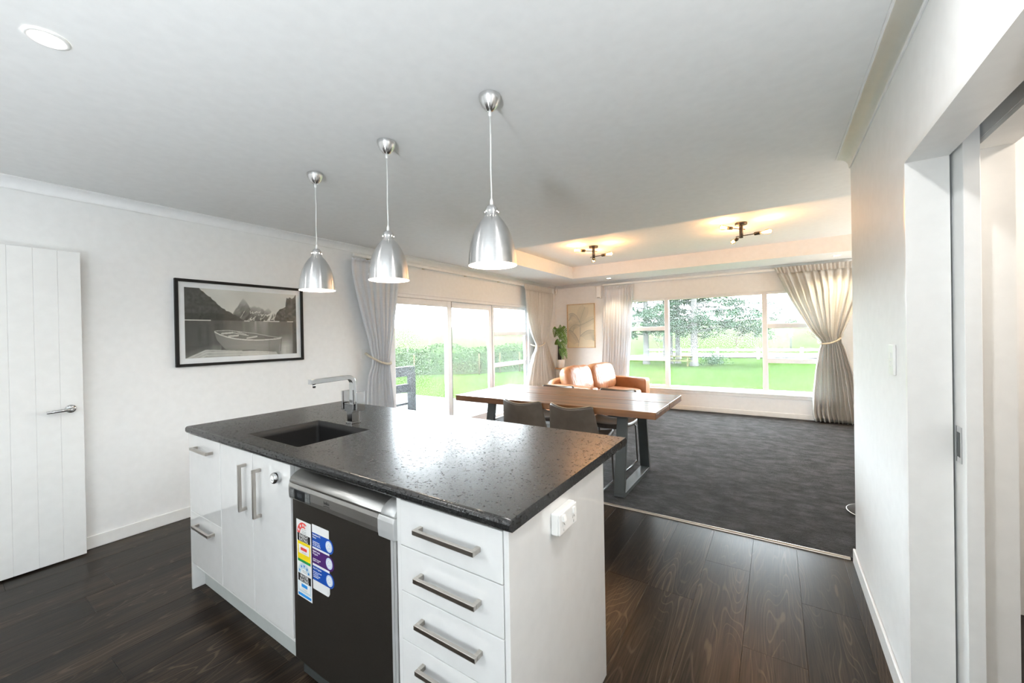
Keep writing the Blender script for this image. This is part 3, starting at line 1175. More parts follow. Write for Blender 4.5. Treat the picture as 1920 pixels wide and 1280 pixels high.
# tap
tp = thing('mixer_tap', (-1.968, 1.378, BZ1), 'square chrome mixer tap behind the black sink', 'tap')
MB().box(-0.028, 0.028, -0.028, 0.028, 0, 0.007).build('base_plate', CHROME, tp, bevel=0.001)
MB().box(-0.023, 0.023, -0.023, 0.023, 0.007, 0.066).build('lower_post', CHROME, tp, bevel=0.0015)
MB().box(-0.040, 0.040, -0.027, 0.027, 0.066, 0.110).build('valve_block', CHROME, tp, bevel=0.0015)
for s in (-1, 1):
    m = MB().box(s * 0.040, s * 0.058, -0.012, 0.012, 0.074, 0.098)
    lv = m.build('lever_stub', CHROME, tp)
    MB().box(min(s * 0.058, s * 0.070), max(s * 0.058, s * 0.070), -0.026, 0.026, 0.072, 0.178).build('lever_plate', CHROME, lv, bevel=0.0015)
m = MB()
path = [(0, 0.105)]
for k in range(9):
    a = PI / 2 * k / 8
    path.append((-0.035 * (1 - math.cos(a)), 0.222 + 0.035 * math.sin(a)))
path.append((-0.245, 0.253))
hw = 0.0155
nrm = []
for i, p in enumerate(path):
    q0, q1 = path[max(0, i - 1)], path[min(len(path) - 1, i + 1)]
    dx, dz_ = q1[0] - q0[0], q1[1] - q0[1]
    l = math.hypot(dx, dz_)
    nrm.append((-dz_ / l, dx / l))
for (y, z), (ny, nz) in zip(path, nrm):
    th = 0.012
    m.v += [(-hw, y - ny * th, z - nz * th), (hw, y - ny * th, z - nz * th), (hw, y + ny * th, z + nz * th), (-hw, y + ny * th, z + nz * th)]
for i in range(len(path) - 1):
    for k in range(4):
        j = (k + 1) % 4
        m.face([i * 4 + k, i * 4 + j, i * 4 + 4 + j, i * 4 + 4 + k])
m.face([3, 2, 1, 0])
e = (len(path) - 1) * 4
m.face([e, e + 1, e + 2, e + 3])
m.build('spout', CHROME, tp, bevel=0.0015)
MB().lathe([(0.007, -0.022), (0.009, 0.0)], (0, -0.222, 0.2425), 16, cap=True).build('aerator', CHROME, tp)


def bar_handle(parent, x0, x1, yb, z0, z1, vertical):
    """square bar handle standing 33 mm proud of a front at y = yb"""
    m = MB()
    y0, y1 = yb - 0.034, yb - 0.022
    if vertical:
        xc = (x0 + x1) / 2
        m.box(xc - 0.007, xc + 0.007, y0, y1, z0, z1)
        m.box(xc - 0.007, xc + 0.007, y1, yb + 0.0005, z0, z0 + 0.013)
        m.box(xc - 0.007, xc + 0.007, y1, yb + 0.0005, z1 - 0.013, z1)
    else:
        zc = (z0 + z1) / 2
        m.box(x0, x1, y0, y1, zc - 0.007, zc + 0.007)
        m.box(x0, x0 + 0.013, y1, yb + 0.0005, zc - 0.007, zc + 0.007)
        m.box(x1 - 0.013, x1, y1, yb + 0.0005, zc - 0.007, zc + 0.007)
    return m.build('handle', STEEL, parent, bevel=0.0008, seg=1, label='brushed bar handle')


YD0, YD1 = 0.869, 0.887          # door and drawer fronts
YBK = 1.538                       # back of the cabinets


def carcass(parent, x0, x1, z0=0.12, z1=0.868):
    m = MB()
    m.box(x0, x0 + 0.016, YD1 + 0.001, YBK, z0, z1).box(x1 - 0.016, x1, YD1 + 0.001, YBK, z0, z1)
    m.box(x0 + 0.016, x1 - 0.016, YD1 + 0.001, YBK, z0, z0 + 0.016)
    m.box(x0 + 0.016, x1 - 0.016, YBK - 0.012, YBK, z0 + 0.016, z1)
    m.build('carcass', CARC, parent)


# cabinets, children given in world coordinates relative to each base
def cab(name, x, label):
    return thing(name, (0, 0, 0), label, 'cabinet')


c1 = cab('drawer_cabinet', -2.5, 'white two drawer island cabinet at the sink end')
carcass(c1, -2.716, -2.326)
MB().box(-2.734, -2.718, 0.870, 1.555, 0.0015, 0.872).build('end_panel', CAB, c1, bevel=0.001)
for (z0, z1, hz) in ((0.4445, 0.868, 0.805), (0.155, 0.4415, 0.386)):
    d = MB().box(-2.716, -2.327, YD0, YD1, z0, z1).build('drawer_front', CAB, c1, bevel=0.0012)
    bar_handle(d, -2.620, -2.410, YD0, hz - 0.007, hz + 0.007, False)
c2 = cab('sink_cabinet', -2.0, 'white two door island cabinet under the sink')
carcass(c2, -2.324, -1.660)
for (x0, x1, hx_) in ((-2.3235, -1.9885, -2.050), (-1.9855, -1.6595, -1.912)):
    d = MB().box(x0, x1, YD0, YD1, 0.155, 0.868).build('door', CAB, c2, bevel=0.0012)
    bar_handle(d, hx_ - 0.007, hx_ + 0.007, YD0, 0.598, 0.812, True)
kn = MB().lathe([(0.0225, 0.0005), (0.0235, -0.004), (0.0225, -0.023), (0.019, -0.027), (0.016, -0.0275)], (-1.752, YD0, 0.803), 32, 'y').build('child_lock', CHROME, d, label='round chrome child lock knob')
m = MB().lathe([(0.016, -0.0275), (0.015, -0.026), (0.008, -0.026), (0.007, -0.029), (0.0, -0.029)], (-1.752, YD0, 0.803), 28, 'y')
b0 = len(m.v)
lk = m.mesh('lock_face', WHITEPL)
# knob face joined into the lock so the tree stays three deep
bm = bmesh.new()
bm.from_mesh(kn.data)
bm2 = bmesh.new()
bm2.from_mesh(lk)
bm2.to_mesh(lk)
off = len(bm.faces)
bm.from_mesh(lk)
bm.faces.ensure_lookup_table()
for f in bm.faces[off:]:
    f.material_index = 1
bm.to_mesh(kn.data)
bm.free()
bm2.free()
kn.data.materials.append(WHITEPL)
MB().box(-2.716, -1.660, 0.928, 0.944, 0.0015, 0.118).build('kickboard', KICK, c2)
c3 = cab('drawer_cabinet', -0.8, 'white drawer bank at the socket end of the island')
carcass(c3, -0.9995, -0.6035)
MB().box(-0.6015, -0.585, 0.872, 1.555, 0.0015, 0.873).build('end_panel', CAB, c3, bevel=0.001)
MB().box(-1.0185, -1.0002, 0.872, YBK, 0.0015, 0.872).build('side_panel', CAB, c3, bevel=0.001)
zs = [(0.7265, 0.868, 0.800), (0.5825, 0.7235, 0.655), (0.4285, 0.5795, 0.516), (0.2835, 0.4255, 0.379), (0.13, 0.2805, 0.232)]
for (z0, z1, hz) in zs:
    d = MB().box(-0.9985, -0.6035, YD0, YD1, z0, z1).build('drawer_front', CAB, c3, bevel=0.0012)
    bar_handle(d, -0.910, -0.676, YD0, hz - 0.007, hz + 0.007, False)
MB().box(-0.9985, -0.603, 0.928, 0.944, 0.0015, 0.118).build('kickboard', KICK, c3)
tag(MB().box(-2.717, -0.602, 1.541, 1.555, 0.0015, 0.872).build('island_back_panel', CAB), 'white back panel of the island on the dining side', 'panel')

# double socket on the island end
so = thing('power_socket', (-0.585, 1.166, 0.797), 'white double power socket on the island end panel', 'power socket')
MB().box(0.0005, 0.024, -0.064, 0.064, -0.0345, 0.0345).build('mounting_block', WHITEPL, so, bevel=0.005, seg=3)
pl = MB().box(0.024, 0.031, -0.062, 0.062, -0.0325, 0.0325).build('face_plate', WHITEPL, so, bevel=0.003)
for y in (-0.036, 0.036):
    MB().prism([(0.031, 0.006), (0.039, 0.008), (0.035, 0.024), (0.031, 0.024)], y - 0.007, y + 0.007, 'y').build('rocker_switch', WHITEPL, pl)
    for (dy, dz_, a) in ((-0.006, -0.006, 0.5), (0.006, -0.006, -0.5), (0, -0.021, 0)):
        c, s = math.cos(a), math.sin(a)
        m = MB()
        p = Vector((0.0313, y + dy - 0.004 * s, dz_ - 0.004 * c))
        q = Vector((0.0313, y + dy + 0.004 * s, dz_ + 0.004 * c))
        m.bar(p, q, 0.0006, 0.0018, (0, 1, 0) if False else (1, 0, 0))
        m.build('pin_slot', HINT, pl)

# ------------------------------------------------------------------ dishwasher
DX0, DX1, DY = -1.577, -0.974, 0.832
dw = thing('dishwasher', (0, 0, 0), 'dark stainless dishwasher with rating stickers under the benchtop', 'dishwasher')
m = MB().box(DX0 + 0.004, DX1 - 0.004, 0.875, 1.43, 0.068, 0.862)
m.build('cabinet', DWSIL, dw)
m = MB().box(DX0, DX1, DY, 0.874, 0.143, 0.772)
m.build('door', DWDOOR, dw, bevel=0.004)
MB().box(DX0 + 0.004, DX1 - 0.004, 0.862, 0.874, 0.068, 0.142).build('kick_plate', GREYM, dw)
m = MB()
for (a, b) in ((DX1 - 0.026, DX1 - 0.014), (DX1 - 0.012, DX1 - 0.001)):
    m.box(a, b, DY - 0.0025, DY + 0.002, 0.146, 0.766)
m.build('edge_strip', DWSIL, dw, bevel=0.001)
# control panel: gentle outward bulge
m = MB()
prof = [(DY + 0.006, 0.766), (DY - 0.008, 0.768), (DY - 0.011, 0.785), (DY - 0.011, 0.815), (DY - 0.008, 0.828), (DY + 0.01, 0.829), (DY + 0.03, 0.829), (DY + 0.03, 0.766)]
m.prism(prof, DX0 - 0.004, DX1 - 0.075, 'x')
cp = m.build('control_panel', DWPANEL, dw)
prof2 = [(DY + 0.006, 0.757), (DY - 0.010, 0.760), (DY - 0.013, 0.785), (DY - 0.013, 0.815), (DY - 0.008, 0.829), (DY + 0.03, 0.829), (DY + 0.03, 0.757)]
m = MB().prism(prof2, DX1 - 0.0745, DX1 + 0.002, 'x')
m.build('handle_end', DWSIL, dw, bevel=0.003)
# curved top cap running back under the benchtop
arc = []
for k in range(11):
    a = PI / 2 * k / 10
    arc.append((DY - 0.009 + 0.066 * (1 - math.cos(a)), 0.831 + 0.038 * math.sin(a)))
prof3 = arc + [(0.874, 0.869), (0.874, 0.831)]
m = MB().prism(prof3, DX0 - 0.002, DX1 - 0.062, 'x', smooth=True)
for k in range(len(m.f)):
    if len(m.f[k]) > 4:
        m.sm[k] = False
m.build('top_cap', DWPANEL, dw)
MB().prism(prof3, DX1 - 0.0615, DX1 + 0.002, 'x', smooth=True).build('top_cap_end', DWSIL, dw)
YC = DY - 0.0112
m = MB().box(-1.571, -1.432, YC - 0.0006, YC + 0.002, 0.774, 0.812)
dp = m.build('display', BUTTON, cp)
m = MB().box(-1.536, -1.466, YC - 0.0012, YC, 0.7755, 0.8105)
m.cur = 1
for (a, b) in ((-1.566, -1.542), (-1.461, -1.449), (-1.447, -1.436)):
    for (c, d_) in ((0.779, 0.791), (0.794, 0.806)):
        m.box(a, b, YC - 0.0014, YC, c, d_)
m.cur = 2
m.box(-1.516, -1.486, YC - 0.0014, YC - 0.001, 0.786, 0.801)
m.build('display_keys', [LCD, mat('key_grey', (0.15, 0.155, 0.155), 0.35), mat('lcd_grey', (0.035, 0.04, 0.045), 0.2)], cp)


def on_front(x, z, y):
    """matrix: text x -> world x, text y -> world z, facing the camera side (-y)"""
    return Matrix.Translation((x, y, z)) @ Matrix.Rotation(PI / 2, 4, 'X')


lettering('beko', 0.0185, BLK, cp, on_front(-1.327, 0.8005, YC - 0.0004), 'lettering', font_scale=(0.95, 1.0))
m = MB()
for k in range(8):
    a, b = -1.346 + 0.038 * k / 8, -1.346 + 0.038 * (k + 1) / 8
    za = 0.7885 + 0.0016 * math.sin(PI * k / 8)
    m.bar((a, YC - 0.0003, za), (b, YC - 0.0003, 0.7885 + 0.0016 * math.sin(PI * (k + 1) / 8)), 0.0006, 0.0018)
m.build('logo_stroke', BLK, cp)

YS = DY - 0.0004


def flat(m, x0, x1, z0, z1, lvl, cur=0):
    m.cur = cur
    return m.box(x0, x1, YS - 0.0003 * lvl - 0.0003, YS + 0.0002, z0, z1)


def arc_band(m, cx, cz, r0, r1, a0, a1, lvl, cur, n=14, sx=1.0):
    m.cur = cur
    y0 = YS - 0.0003 * lvl - 0.0003
    b = len(m.v)
    for k in range(n + 1):
        a = math.radians(a0 + (a1 - a0) * k / n)
        for r in (r0, r1):
            m.v.append((cx + sx * r * math.cos(a), y0, cz + r * math.sin(a)))
    for k in range(n):
        m.face([b + 2 * k, b + 2 * k + 1, b + 2 * k + 3, b + 2 * k + 2])


def star(m, cx, cz, r, lvl, cur):
    m.cur = cur
    b = len(m.v)
    y0 = YS - 0.0003 * lvl - 0.0003
    for k in range(10):
        a = PI / 2 + PI * k / 5
        q = r if k % 2 == 0 else r * 0.42
        m.v.append((cx + q * math.cos(a), y0, cz + q * math.sin(a)))
    m.v.append((cx, y0, cz))
    for k in range(10):
        m.face([b + 10, b + k, b + (k + 1) % 10])


# rating sticker
e1 = flat(MB(), -1.549, -1.449, 0.398, 0.692, 0).build('rating_sticker', WHT, dw, label='tall energy and water rating sticker')
m = MB()
flat(m, -1.543, -1.455, 0.612, 0.641, 1, 1)
flat(m, -1.543, -1.455, 0.543, 0.611, 1, 2)
flat(m, -1.543, -1.455, 0.533, 0.543, 1, 3)
flat(m, -1.535, -1.463, 0.566, 0.600, 2, 0)
flat(m, -1.520, -1.478, 0.579, 0.590, 3, 4)
flat(m, -1.543, -1.455, 0.458, 0.487, 1, 1)
flat(m, -1.543, -1.455, 0.418, 0.457, 1, 5)
flat(m, -1.535, -1.463, 0.426, 0.455, 2, 0)
flat(m, -1.519, -1.479, 0.439, 0.451, 3, 6)
flat(m, -1.543, -1.455, 0.403, 0.413, 1, 6)
arc_band(m, -1.500, 0.642, 0.024, 0.044, 62, 180, 1, 4)
for k, a in enumerate((160, 125, 92, 68)):
    star(m, -1.500 + 0.034 * math.cos(math.radians(a)), 0.642 + 0.034 * math.sin(math.radians(a)), 0.008, 2, 0)
arc_band(m, -1.500, 0.488, 0.022, 0.044, 12, 180, 1, 5)
for k, a in enumerate((160, 122, 88, 52, 22)):
    star(m, -1.500 + 0.033 * math.cos(math.radians(a)), 0.488 + 0.033 * math.sin(math.radians(a)), 0.0075, 2, 6)
for zz in (0.653, 0.660, 0.647, 0.497, 0.503, 0.571, 0.431):
    flat(m, -1.512, -1.482, zz - 0.0006, zz + 0.0006, 3, 7)
m.build('printed_bands', [WHT, BLK, YEL, GRN, RED, PALEB, SKYB, HINT], e1, fix=False)
for (t1, t2, zz) in (('ENERGY', 'RATING', 0.6265), ('WATER', 'RATING', 0.4725)):
    lettering(t1, 0.0165, WHT, e1, on_front(-1.499, zz + 0.0066, YS - 0.0012), font_scale=(1.0, 1.0))
    lettering(t2, 0.0165, WHT, e1, on_front(-1.499, zz - 0.0072, YS - 0.0012), font_scale=(1.0, 1.0))

# feature sticker
m = MB()
flat(m, -1.441, -1.334, 0.470, 0.697, 0, 0)
flat(m, -1.441, -1.350, 0.458, 0.470, 0, 0)
arc_band(m, -1.350, 0.472, 0.0, 0.0145, -90, 0, 0, 0)
for (z0, z1, cur) in ((0.615, 0.667, 1), (0.5535, 0.6075, 2), (0.493, 0.545, 1)):
    hz = (z1 - z0) / 2
    flat(m, -1.441, -1.332, z0, z1, 1, cur)
    arc_band(m, -1.332, z0 + hz, 0.0, hz, -90, 90, 1, cur, 16)
    arc_band(m, -1.334, z0 + hz, 0.0, 0.0205, 0, 360, 2, 3, 24)
    arc_band(m, -1.334, z0 + hz, 0.0, 0.0150, 0, 360, 3, 0, 24)
    for q in range(5):
        arc_band(m, -1.334, z0 + hz, 0.005, 0.0105, 72 * q + 10, 72 * q + 58, 4, 3, 4)
e2 = m.build('feature_sticker', [WHT, BLU, PUR, DISC], dw, fix=False, label='feature sticker with blue and purple tabs')
for (zz, t1, t2) in ((0.641, 'Brushless DC\nMotor', 'extended lifetime\nwith higher energy\nand water efficiency'),
                     (0.5805, 'BabyProtect\nProgram', 'provides increased\nhygienic results'),
                     (0.519, 'Auto Program', 'detects the soil level\nfor minimum\nenergy and water\nconsumption')):
    two = '\n' in t1
    lettering(t1, 0.0093, WHT, e2, on_front(-1.437, zz + (0.0145 if two else 0.0185), YS - 0.0012), align='LEFT')
    lettering(t2, 0.0064, WHT, e2, on_front(-1.437, zz - (0.012 if two else 0.004), YS - 0.0012), align='LEFT')

# final size of the dishwasher: 632 mm wide, feet on the floor, its door level with the cabinet doors
DWM = Matrix.Translation((-1.3367, 0.8719, 0.0)) @ Matrix.Scale(1.048, 4) @ Matrix.Translation((1.2755, -0.832, -0.0635))
for o in dw.children_recursive:
    o.data.transform(DWM)


def rebase(t, loc):
    """move a thing's empty to its base; the parts stay where they are"""
    t.location = loc
    for o in t.children_recursive:
        o.data.transform(Matrix.Translation(-Vector(loc)))


rebase(dw, (-1.337, 1.18, 0.0))
rebase(c1, (-2.525, 1.21, 0.0))
rebase(c2, (-1.99, 1.21, 0.0))
rebase(c3, (-0.80, 1.21, 0.0))

# ================================================================== PENDANTS AND CEILING LIGHTS
ZP = ZC


def pendant(x, y, label):
    t = thing('pendant_lamp', (x, y, ZP), label, 'pendant lamp', 'brushed metal pendants over the island')
    m = MB().lathe([(0.046, -0.0005), (0.047, -0.006), (0.044, -0.02), (0.034, -0.042), (0.020, -0.058), (0.010, -0.064), (0.0, -0.064)], n=36)
    m.build('canopy', BRUSHED, t)
    m = MB().tube([(0, 0, -0.062), (0.001, 0.001, -0.2), (0.0, -0.001, -0.3), (0.001, 0, -0.40), (0, 0, -0.452)], 0.0032, 8)
    m.build('cord', CORD, t)
    MB().lathe([(0.0, -0.062), (0.006, -0.063), (0.0065, -0.082), (0.0035, -0.086)], n=14).build('cord_grip', WHITEPL, t)
    MB().lathe([(0.0035, -0.432), (0.006, -0.440), (0.0075, -0.458), (0.0, -0.459)], n=14).build('cord_grip', WHITEPL, t)
    z0 = -0.457
    outer = [(0.0, z0), (0.008, z0 - 0.001), (0.018, z0 - 0.006), (0.0255, z0 - 0.016), (0.028, z0 - 0.027), (0.0285, z0 - 0.046), (0.034, z0 - 0.053), (0.050, z0 - 0.071),
             (0.067, z0 - 0.098), (0.081, z0 - 0.130), (0.092, z0 - 0.167), (0.099, z0 - 0.207), (0.1025, z0 - 0.256)]
    sh = MB().lathe(outer, n=48).build('shade', BRUSHED, t)
    inner = [(r - 0.0016, z - 0.0004) for r, z in outer[5:]]
    inner[-1] = (outer[-1][0] - 0.0008, outer[-1][1])
    MB().lathe([(0.0, outer[5][1] + 0.004)] + inner, n=48).build('shade_lining', SHADEIN, sh)
    m = MB()
    for k in range(10):
        a = 2 * PI * k / 10
        m.puff((0.0275 * math.cos(a), 0.0275 * math.sin(a), z0 - 0.031), (0.005, 0.005, 0.005), 2, 6, 4)
    m.build('vent_glow', LAMP_W, sh)  # glowing beads stand in for bulb light showing through the vents
    m = MB().lathe([(0.0, z0 - 0.06), (0.016, z0 - 0.062), (0.016, z0 - 0.11), (0.03, z0 - 0.15), (0.036, z0 - 0.18), (0.028, z0 - 0.212), (0.0, z0 - 0.222)], n=24)
    m.build('bulb', BULB_W, t)
    lamp('pendant_light', 'POINT', (0, 0, z0 - 0.235), P_PEND, (1.0, 0.90, 0.77), t, 0.03)
    return t


pendant(-2.335, 1.402, 'brushed metal pendant lamp hanging over the mixer tap end')
pendant(-1.660, 1.390, 'brushed metal pendant lamp in the middle of the island row')
pendant(-0.990, 1.380, 'brushed metal pendant lamp nearest the socket end of the island')


def downlight(x, y, r, power, label, blend=None, col=(1.0, 0.90, 0.76)):
    t = thing('ceiling_downlight', (x, y, ZC), label, 'downlight', 'recessed ceiling downlights')
    m = MB().lathe([(r * 0.74, -0.002), (r * 0.78, -0.006), (r * 0.95, -0.005), (r, -0.0005)], n=40)
    m.build('trim_ring', WHITEPL, t)
    MB().lathe([(0.0, -0.0025), (r * 0.75, -0.0025)], n=36).build('diffuser', LAMP_W, t)
    if blend:
        lamp('downlight_beam', 'SPOT', (0, 0, -0.012), power, col, t, 0.04, (0, 0, 0), blend)
    else:
        lamp('downlight_glow', 'AREA', (0, 0, -0.010), power, col, t, r * 1.4, (0, 0, 0))
    return t


COOL = (1.0, 0.98, 0.96)
downlight(-1.992, 0.283, 0.055, P_DOWN, 'white recessed downlight in the ceiling above the kitchen floor', col=COOL)
downlight(0.02, 0.95, 0.055, P_DOWN * 1.7, 'unseen white downlight added in the kitchen ceiling over the camera', col=COOL)  # out of view, added to light the island end panel
downlight(-3.2, -0.95, 0.055, P_DOWN, 'unseen white downlight added in the kitchen ceiling by the back wall', col=COOL)  # unseen, added as kitchen fill
downlight(-1.55, -0.95, 0.055, P_DOWN, 'unseen white downlight added in the kitchen ceiling behind the camera', col=COOL)  # also added out of view for fill
downlight(-2.53, 7.10, 0.05, P_SOFFIT * 2.4, 'small downlight in the soffit above the straight grey curtain', math.radians(92), (1.0, 0.80, 0.55))
downlight(0.715, 7.02, 0.05, P_SOFFIT * 3.6, 'small downlight in the soffit above the gathered silver curtain', math.radians(125), (1.0, 0.78, 0.50))


def filament_light(x, y, label):
    t = thing('ceiling_light', (x, y, ZT), label, 'ceiling light', 'three arm filament ceiling lights')
    MB().lathe([(0.062, -0.0005), (0.062, -0.022), (0.058, -0.025), (0.0, -0.025)], n=32).build('canopy', BLACKM, t)
    MB().lathe([(0.0195, -0.024), (0.0195, -0.168), (0.017, -0.171), (0.0, -0.171)], n=24).build('stem', BLACKM, t)
    for ang, z in ((-12, -0.148), (112, -0.152), (231, -0.070)):
        a = math.radians(ang)
        d = Vector((math.cos(a), math.sin(a), 0))
        o = Vector((0, 0, z))
        ar = MB().tube([o - d * 0.055, o + d * 0.13], 0.0052, 10).build('arm', BLACKM, t)
        m = MB().tube([o + d * 0.128, o + d * 0.134, o + d * 0.185, o + d * 0.188], [0.012, 0.0185, 0.0185, 0.016], 18)
        m.build('lamp_holder', BLACKM, ar)
        pr = [(0.012, 0.188), (0.013, 0.20), (0.020, 0.222), (0.027, 0.248), (0.029, 0.268), (0.024, 0.289), (0.012, 0.300), (0.001, 0.302)]
        m = MB().tube([o + d * q for r, q in pr], [r for r, q in pr], 20)
        bl = m.build('bulb', AMBER, t)
        m = MB()
        e1_ = Vector((-d.y, d.x, 0))
        for k in range(5):
            b = 2 * PI * k / 5
            off = (e1_ * math.cos(b) + Vector((0, 0, 1)) * math.sin(b))
            m.tube([o + d * 0.205 + off * 0.004, o + d * 0.235 + off * 0.012, o + d * 0.283 + off * 0.016], 0.0036, 5)
        m.build('filament', FILAM, bl)
        lamp('bulb_light', 'POINT', o + d * 0.262, P_BULB, (1.0, 0.57, 0.29), t, 0.028)
    return t


filament_light(-2.10, 5.30, 'black three arm filament light over the tan sofa side of the lounge')
filament_light(-0.306, 5.21, 'black three arm filament light on the window side of the raised ceiling')
filament_light(1.42, 5.21, 'unseen black three arm filament light added behind the wall end')  # out of view, added for lounge brightness

def torchiere(x, y, zf, h, label, power, col, base_r=0.15, bowl_r=0.15):
    """floor lamp with an open bowl that throws its light up at the ceiling"""
    t = thing('floor_lamp', (x, y, zf), label, 'floor lamp')
    bronze = mat('dark_bronze', (0.030, 0.026, 0.023), 0.8, spec=0.1)
    MB().lathe([(base_r - 0.005, 0.0), (base_r, 0.004), (base_r - 0.005, 0.012), (base_r * 0.65, 0.020), (0.03, 0.026), (0.0, 0.026)], n=48).build('base', bronze, t)
    MB().lathe([(base_r - 0.002, 0.0095), (base_r - 0.0005, 0.011), (base_r - 0.002, 0.0125), (base_r - 0.004, 0.0125)], n=48).build('base_rim', STEEL, t, label='bright rim')
    MB().tube([(0, 0, 0.02), (0, 0, h)], 0.011, 12).build('pole', bronze, t)
    MB().lathe([(0.0, h - 0.005), (0.03, h), (bowl_r * 0.7, h + 0.03), (bowl_r, h + 0.075), (bowl_r - 0.003, h + 0.075), (bowl_r * 0.68, h + 0.033), (0.03, h + 0.004), (0.0, h)], n=36).build('bowl', bronze, t)
    MB().puff((0, 0, h + 0.035), (0.05, 0.05, 0.05), 2, 16, 10).build('bulb', LAMP_W, t)
    lamp('uplight', 'SPOT', (0, 0, h + 0.085), power, col, t, bowl_r * 0.9, (PI, 0, 0), math.radians(156))
    return t


torchiere(-2.6, -1.66, 0.001, 0.30, 'unseen bronze uplighter added behind the camera near the picture wall', P_UP * 0.05, (0.93, 0.97, 1.0))  # lamps added out of view to brighten the kitchen ceiling
torchiere(-0.25, -1.66, 0.001, 0.30, 'unseen bronze uplighter added behind the camera near the slider doorway', P_UP * 2.5, (0.93, 0.97, 1.0))
torchiere(0.600, 3.915, 0.0145, 1.35, 'floor lamp behind the wall end with only its dark round base showing on the carpet', P_UP2, (1.0, 0.93, 0.82), 0.168, 0.09)
torchiere(2.1, 6.6, 0.0145, 0.7, 'unseen bronze uplighter added in the hidden corner of the lounge', P_UP2 * 19, (1.0, 0.94, 0.84))  # unseen, added to lift the lounge ceiling

torchiere(2.1, 4.4, 0.0145, 0.7, 'unseen bronze uplighter added behind the wall end as lounge fill', P_UP2 * 5, (1.0, 0.90, 0.74))  # another unseen lamp put in for lounge fill

# unseen ceiling light added to brighten the room behind the slider
t = thing('hall_fill_light', (1.25, 1.7, ZC), 'unseen warm round light added on the ceiling beyond the slider doorway', 'ceiling light')
MB().lathe([(0.12, -0.0005), (0.12, -0.02), (0.09, -0.045), (0.0, -0.055)], n=32).build('dome', glow_mat('hall_diffuser', (1.0, 0.84, 0.66), 4.0), t)
lamp('hall_glow', 'POINT', (0, 0, -0.12), P_HALL, (1.0, 0.86, 0.74), t, 0.08)

# ================================================================== PICTURES
def raster(name, w, h, W, H, fn, origin, ax, material, parent):
    """flat print: W x H points coloured by fn(u, t) with u from left, t from the top"""
    U, T = np.meshgrid((np.arange(W) + 0.5) / W, (np.arange(H) + 0.5) / H)
    colr = fn(U, T)
    xs, ys = np.meshgrid(np.linspace(0, w, W), np.linspace(0, -h, H))
    ax = np.array(ax, float)
    V = np.array(origin, float) + xs[..., None] * ax + ys[..., None] * np.array([0, 0, 1.0])
    idx = np.arange(W * H).reshape(H, W)
    F = np.stack([idx[1:, :-1], idx[1:, 1:], idx[:-1, 1:], idx[:-1, :-1]], -1).reshape(-1, 4)
    me = bpy.data.meshes.new(name)
    me.vertices.add(W * H)
    me.vertices.foreach_set('co', V.reshape(-1))
    me.loops.add(F.size)
    me.loops.foreach_set('vertex_index', F.reshape(-1).astype(np.int32))
    me.polygons.add(len(F))
    me.polygons.foreach_set('loop_start', (np.arange(len(F)) * 4).astype(np.int32))
    me.polygons.foreach_set('loop_total', np.full(len(F), 4, np.int32))
    me.update(calc_edges=True)
    at = me.color_attributes.new('ink', 'FLOAT_COLOR', 'POINT')
    C4 = np.ones((H, W, 4), np.float32)
    C4[..., :3] = np.clip(colr, 0, 1) ** 1.85
    at.data.foreach_set('color', C4.reshape(-1))
    me.materials.append(material)
    return link(name, me, parent)


_ns = np.random.RandomState(3)


def vnoise(U, T, fx, fy, seed):
    r = np.random.RandomState(seed)
    G = r.rand(int(fy * 2) + 3, int(fx * 2) + 3)
    x, y = U * fx, T * fy
    i, j = np.clip(np.floor(x).astype(int), 0, G.shape[1] - 2), np.clip(np.floor(y).astype(int), 0, G.shape[0] - 2)
    a, b = x - i, y - j
    a, b = a * a * (3 - 2 * a), b * b * (3 - 2 * b)
    return (G[j, i] * (1 - a) + G[j, i + 1] * a) * (1 - b) + (G[j + 1, i] * (1 - a) + G[j + 1, i + 1] * a) * b


def fbm(U, T, fx, fy, seed, o=4):
    s, amp, tot = 0, 1.0, 0
    for k in range(o):
        s = s + amp * vnoise(U, T, fx * 2 ** k, fy * 2 ** k, seed + k)
        tot += amp
        amp *= 0.55
    return s / tot


def interp(U, pts):
    xs, ys = zip(*pts)
    return np.interp(U, xs, ys)


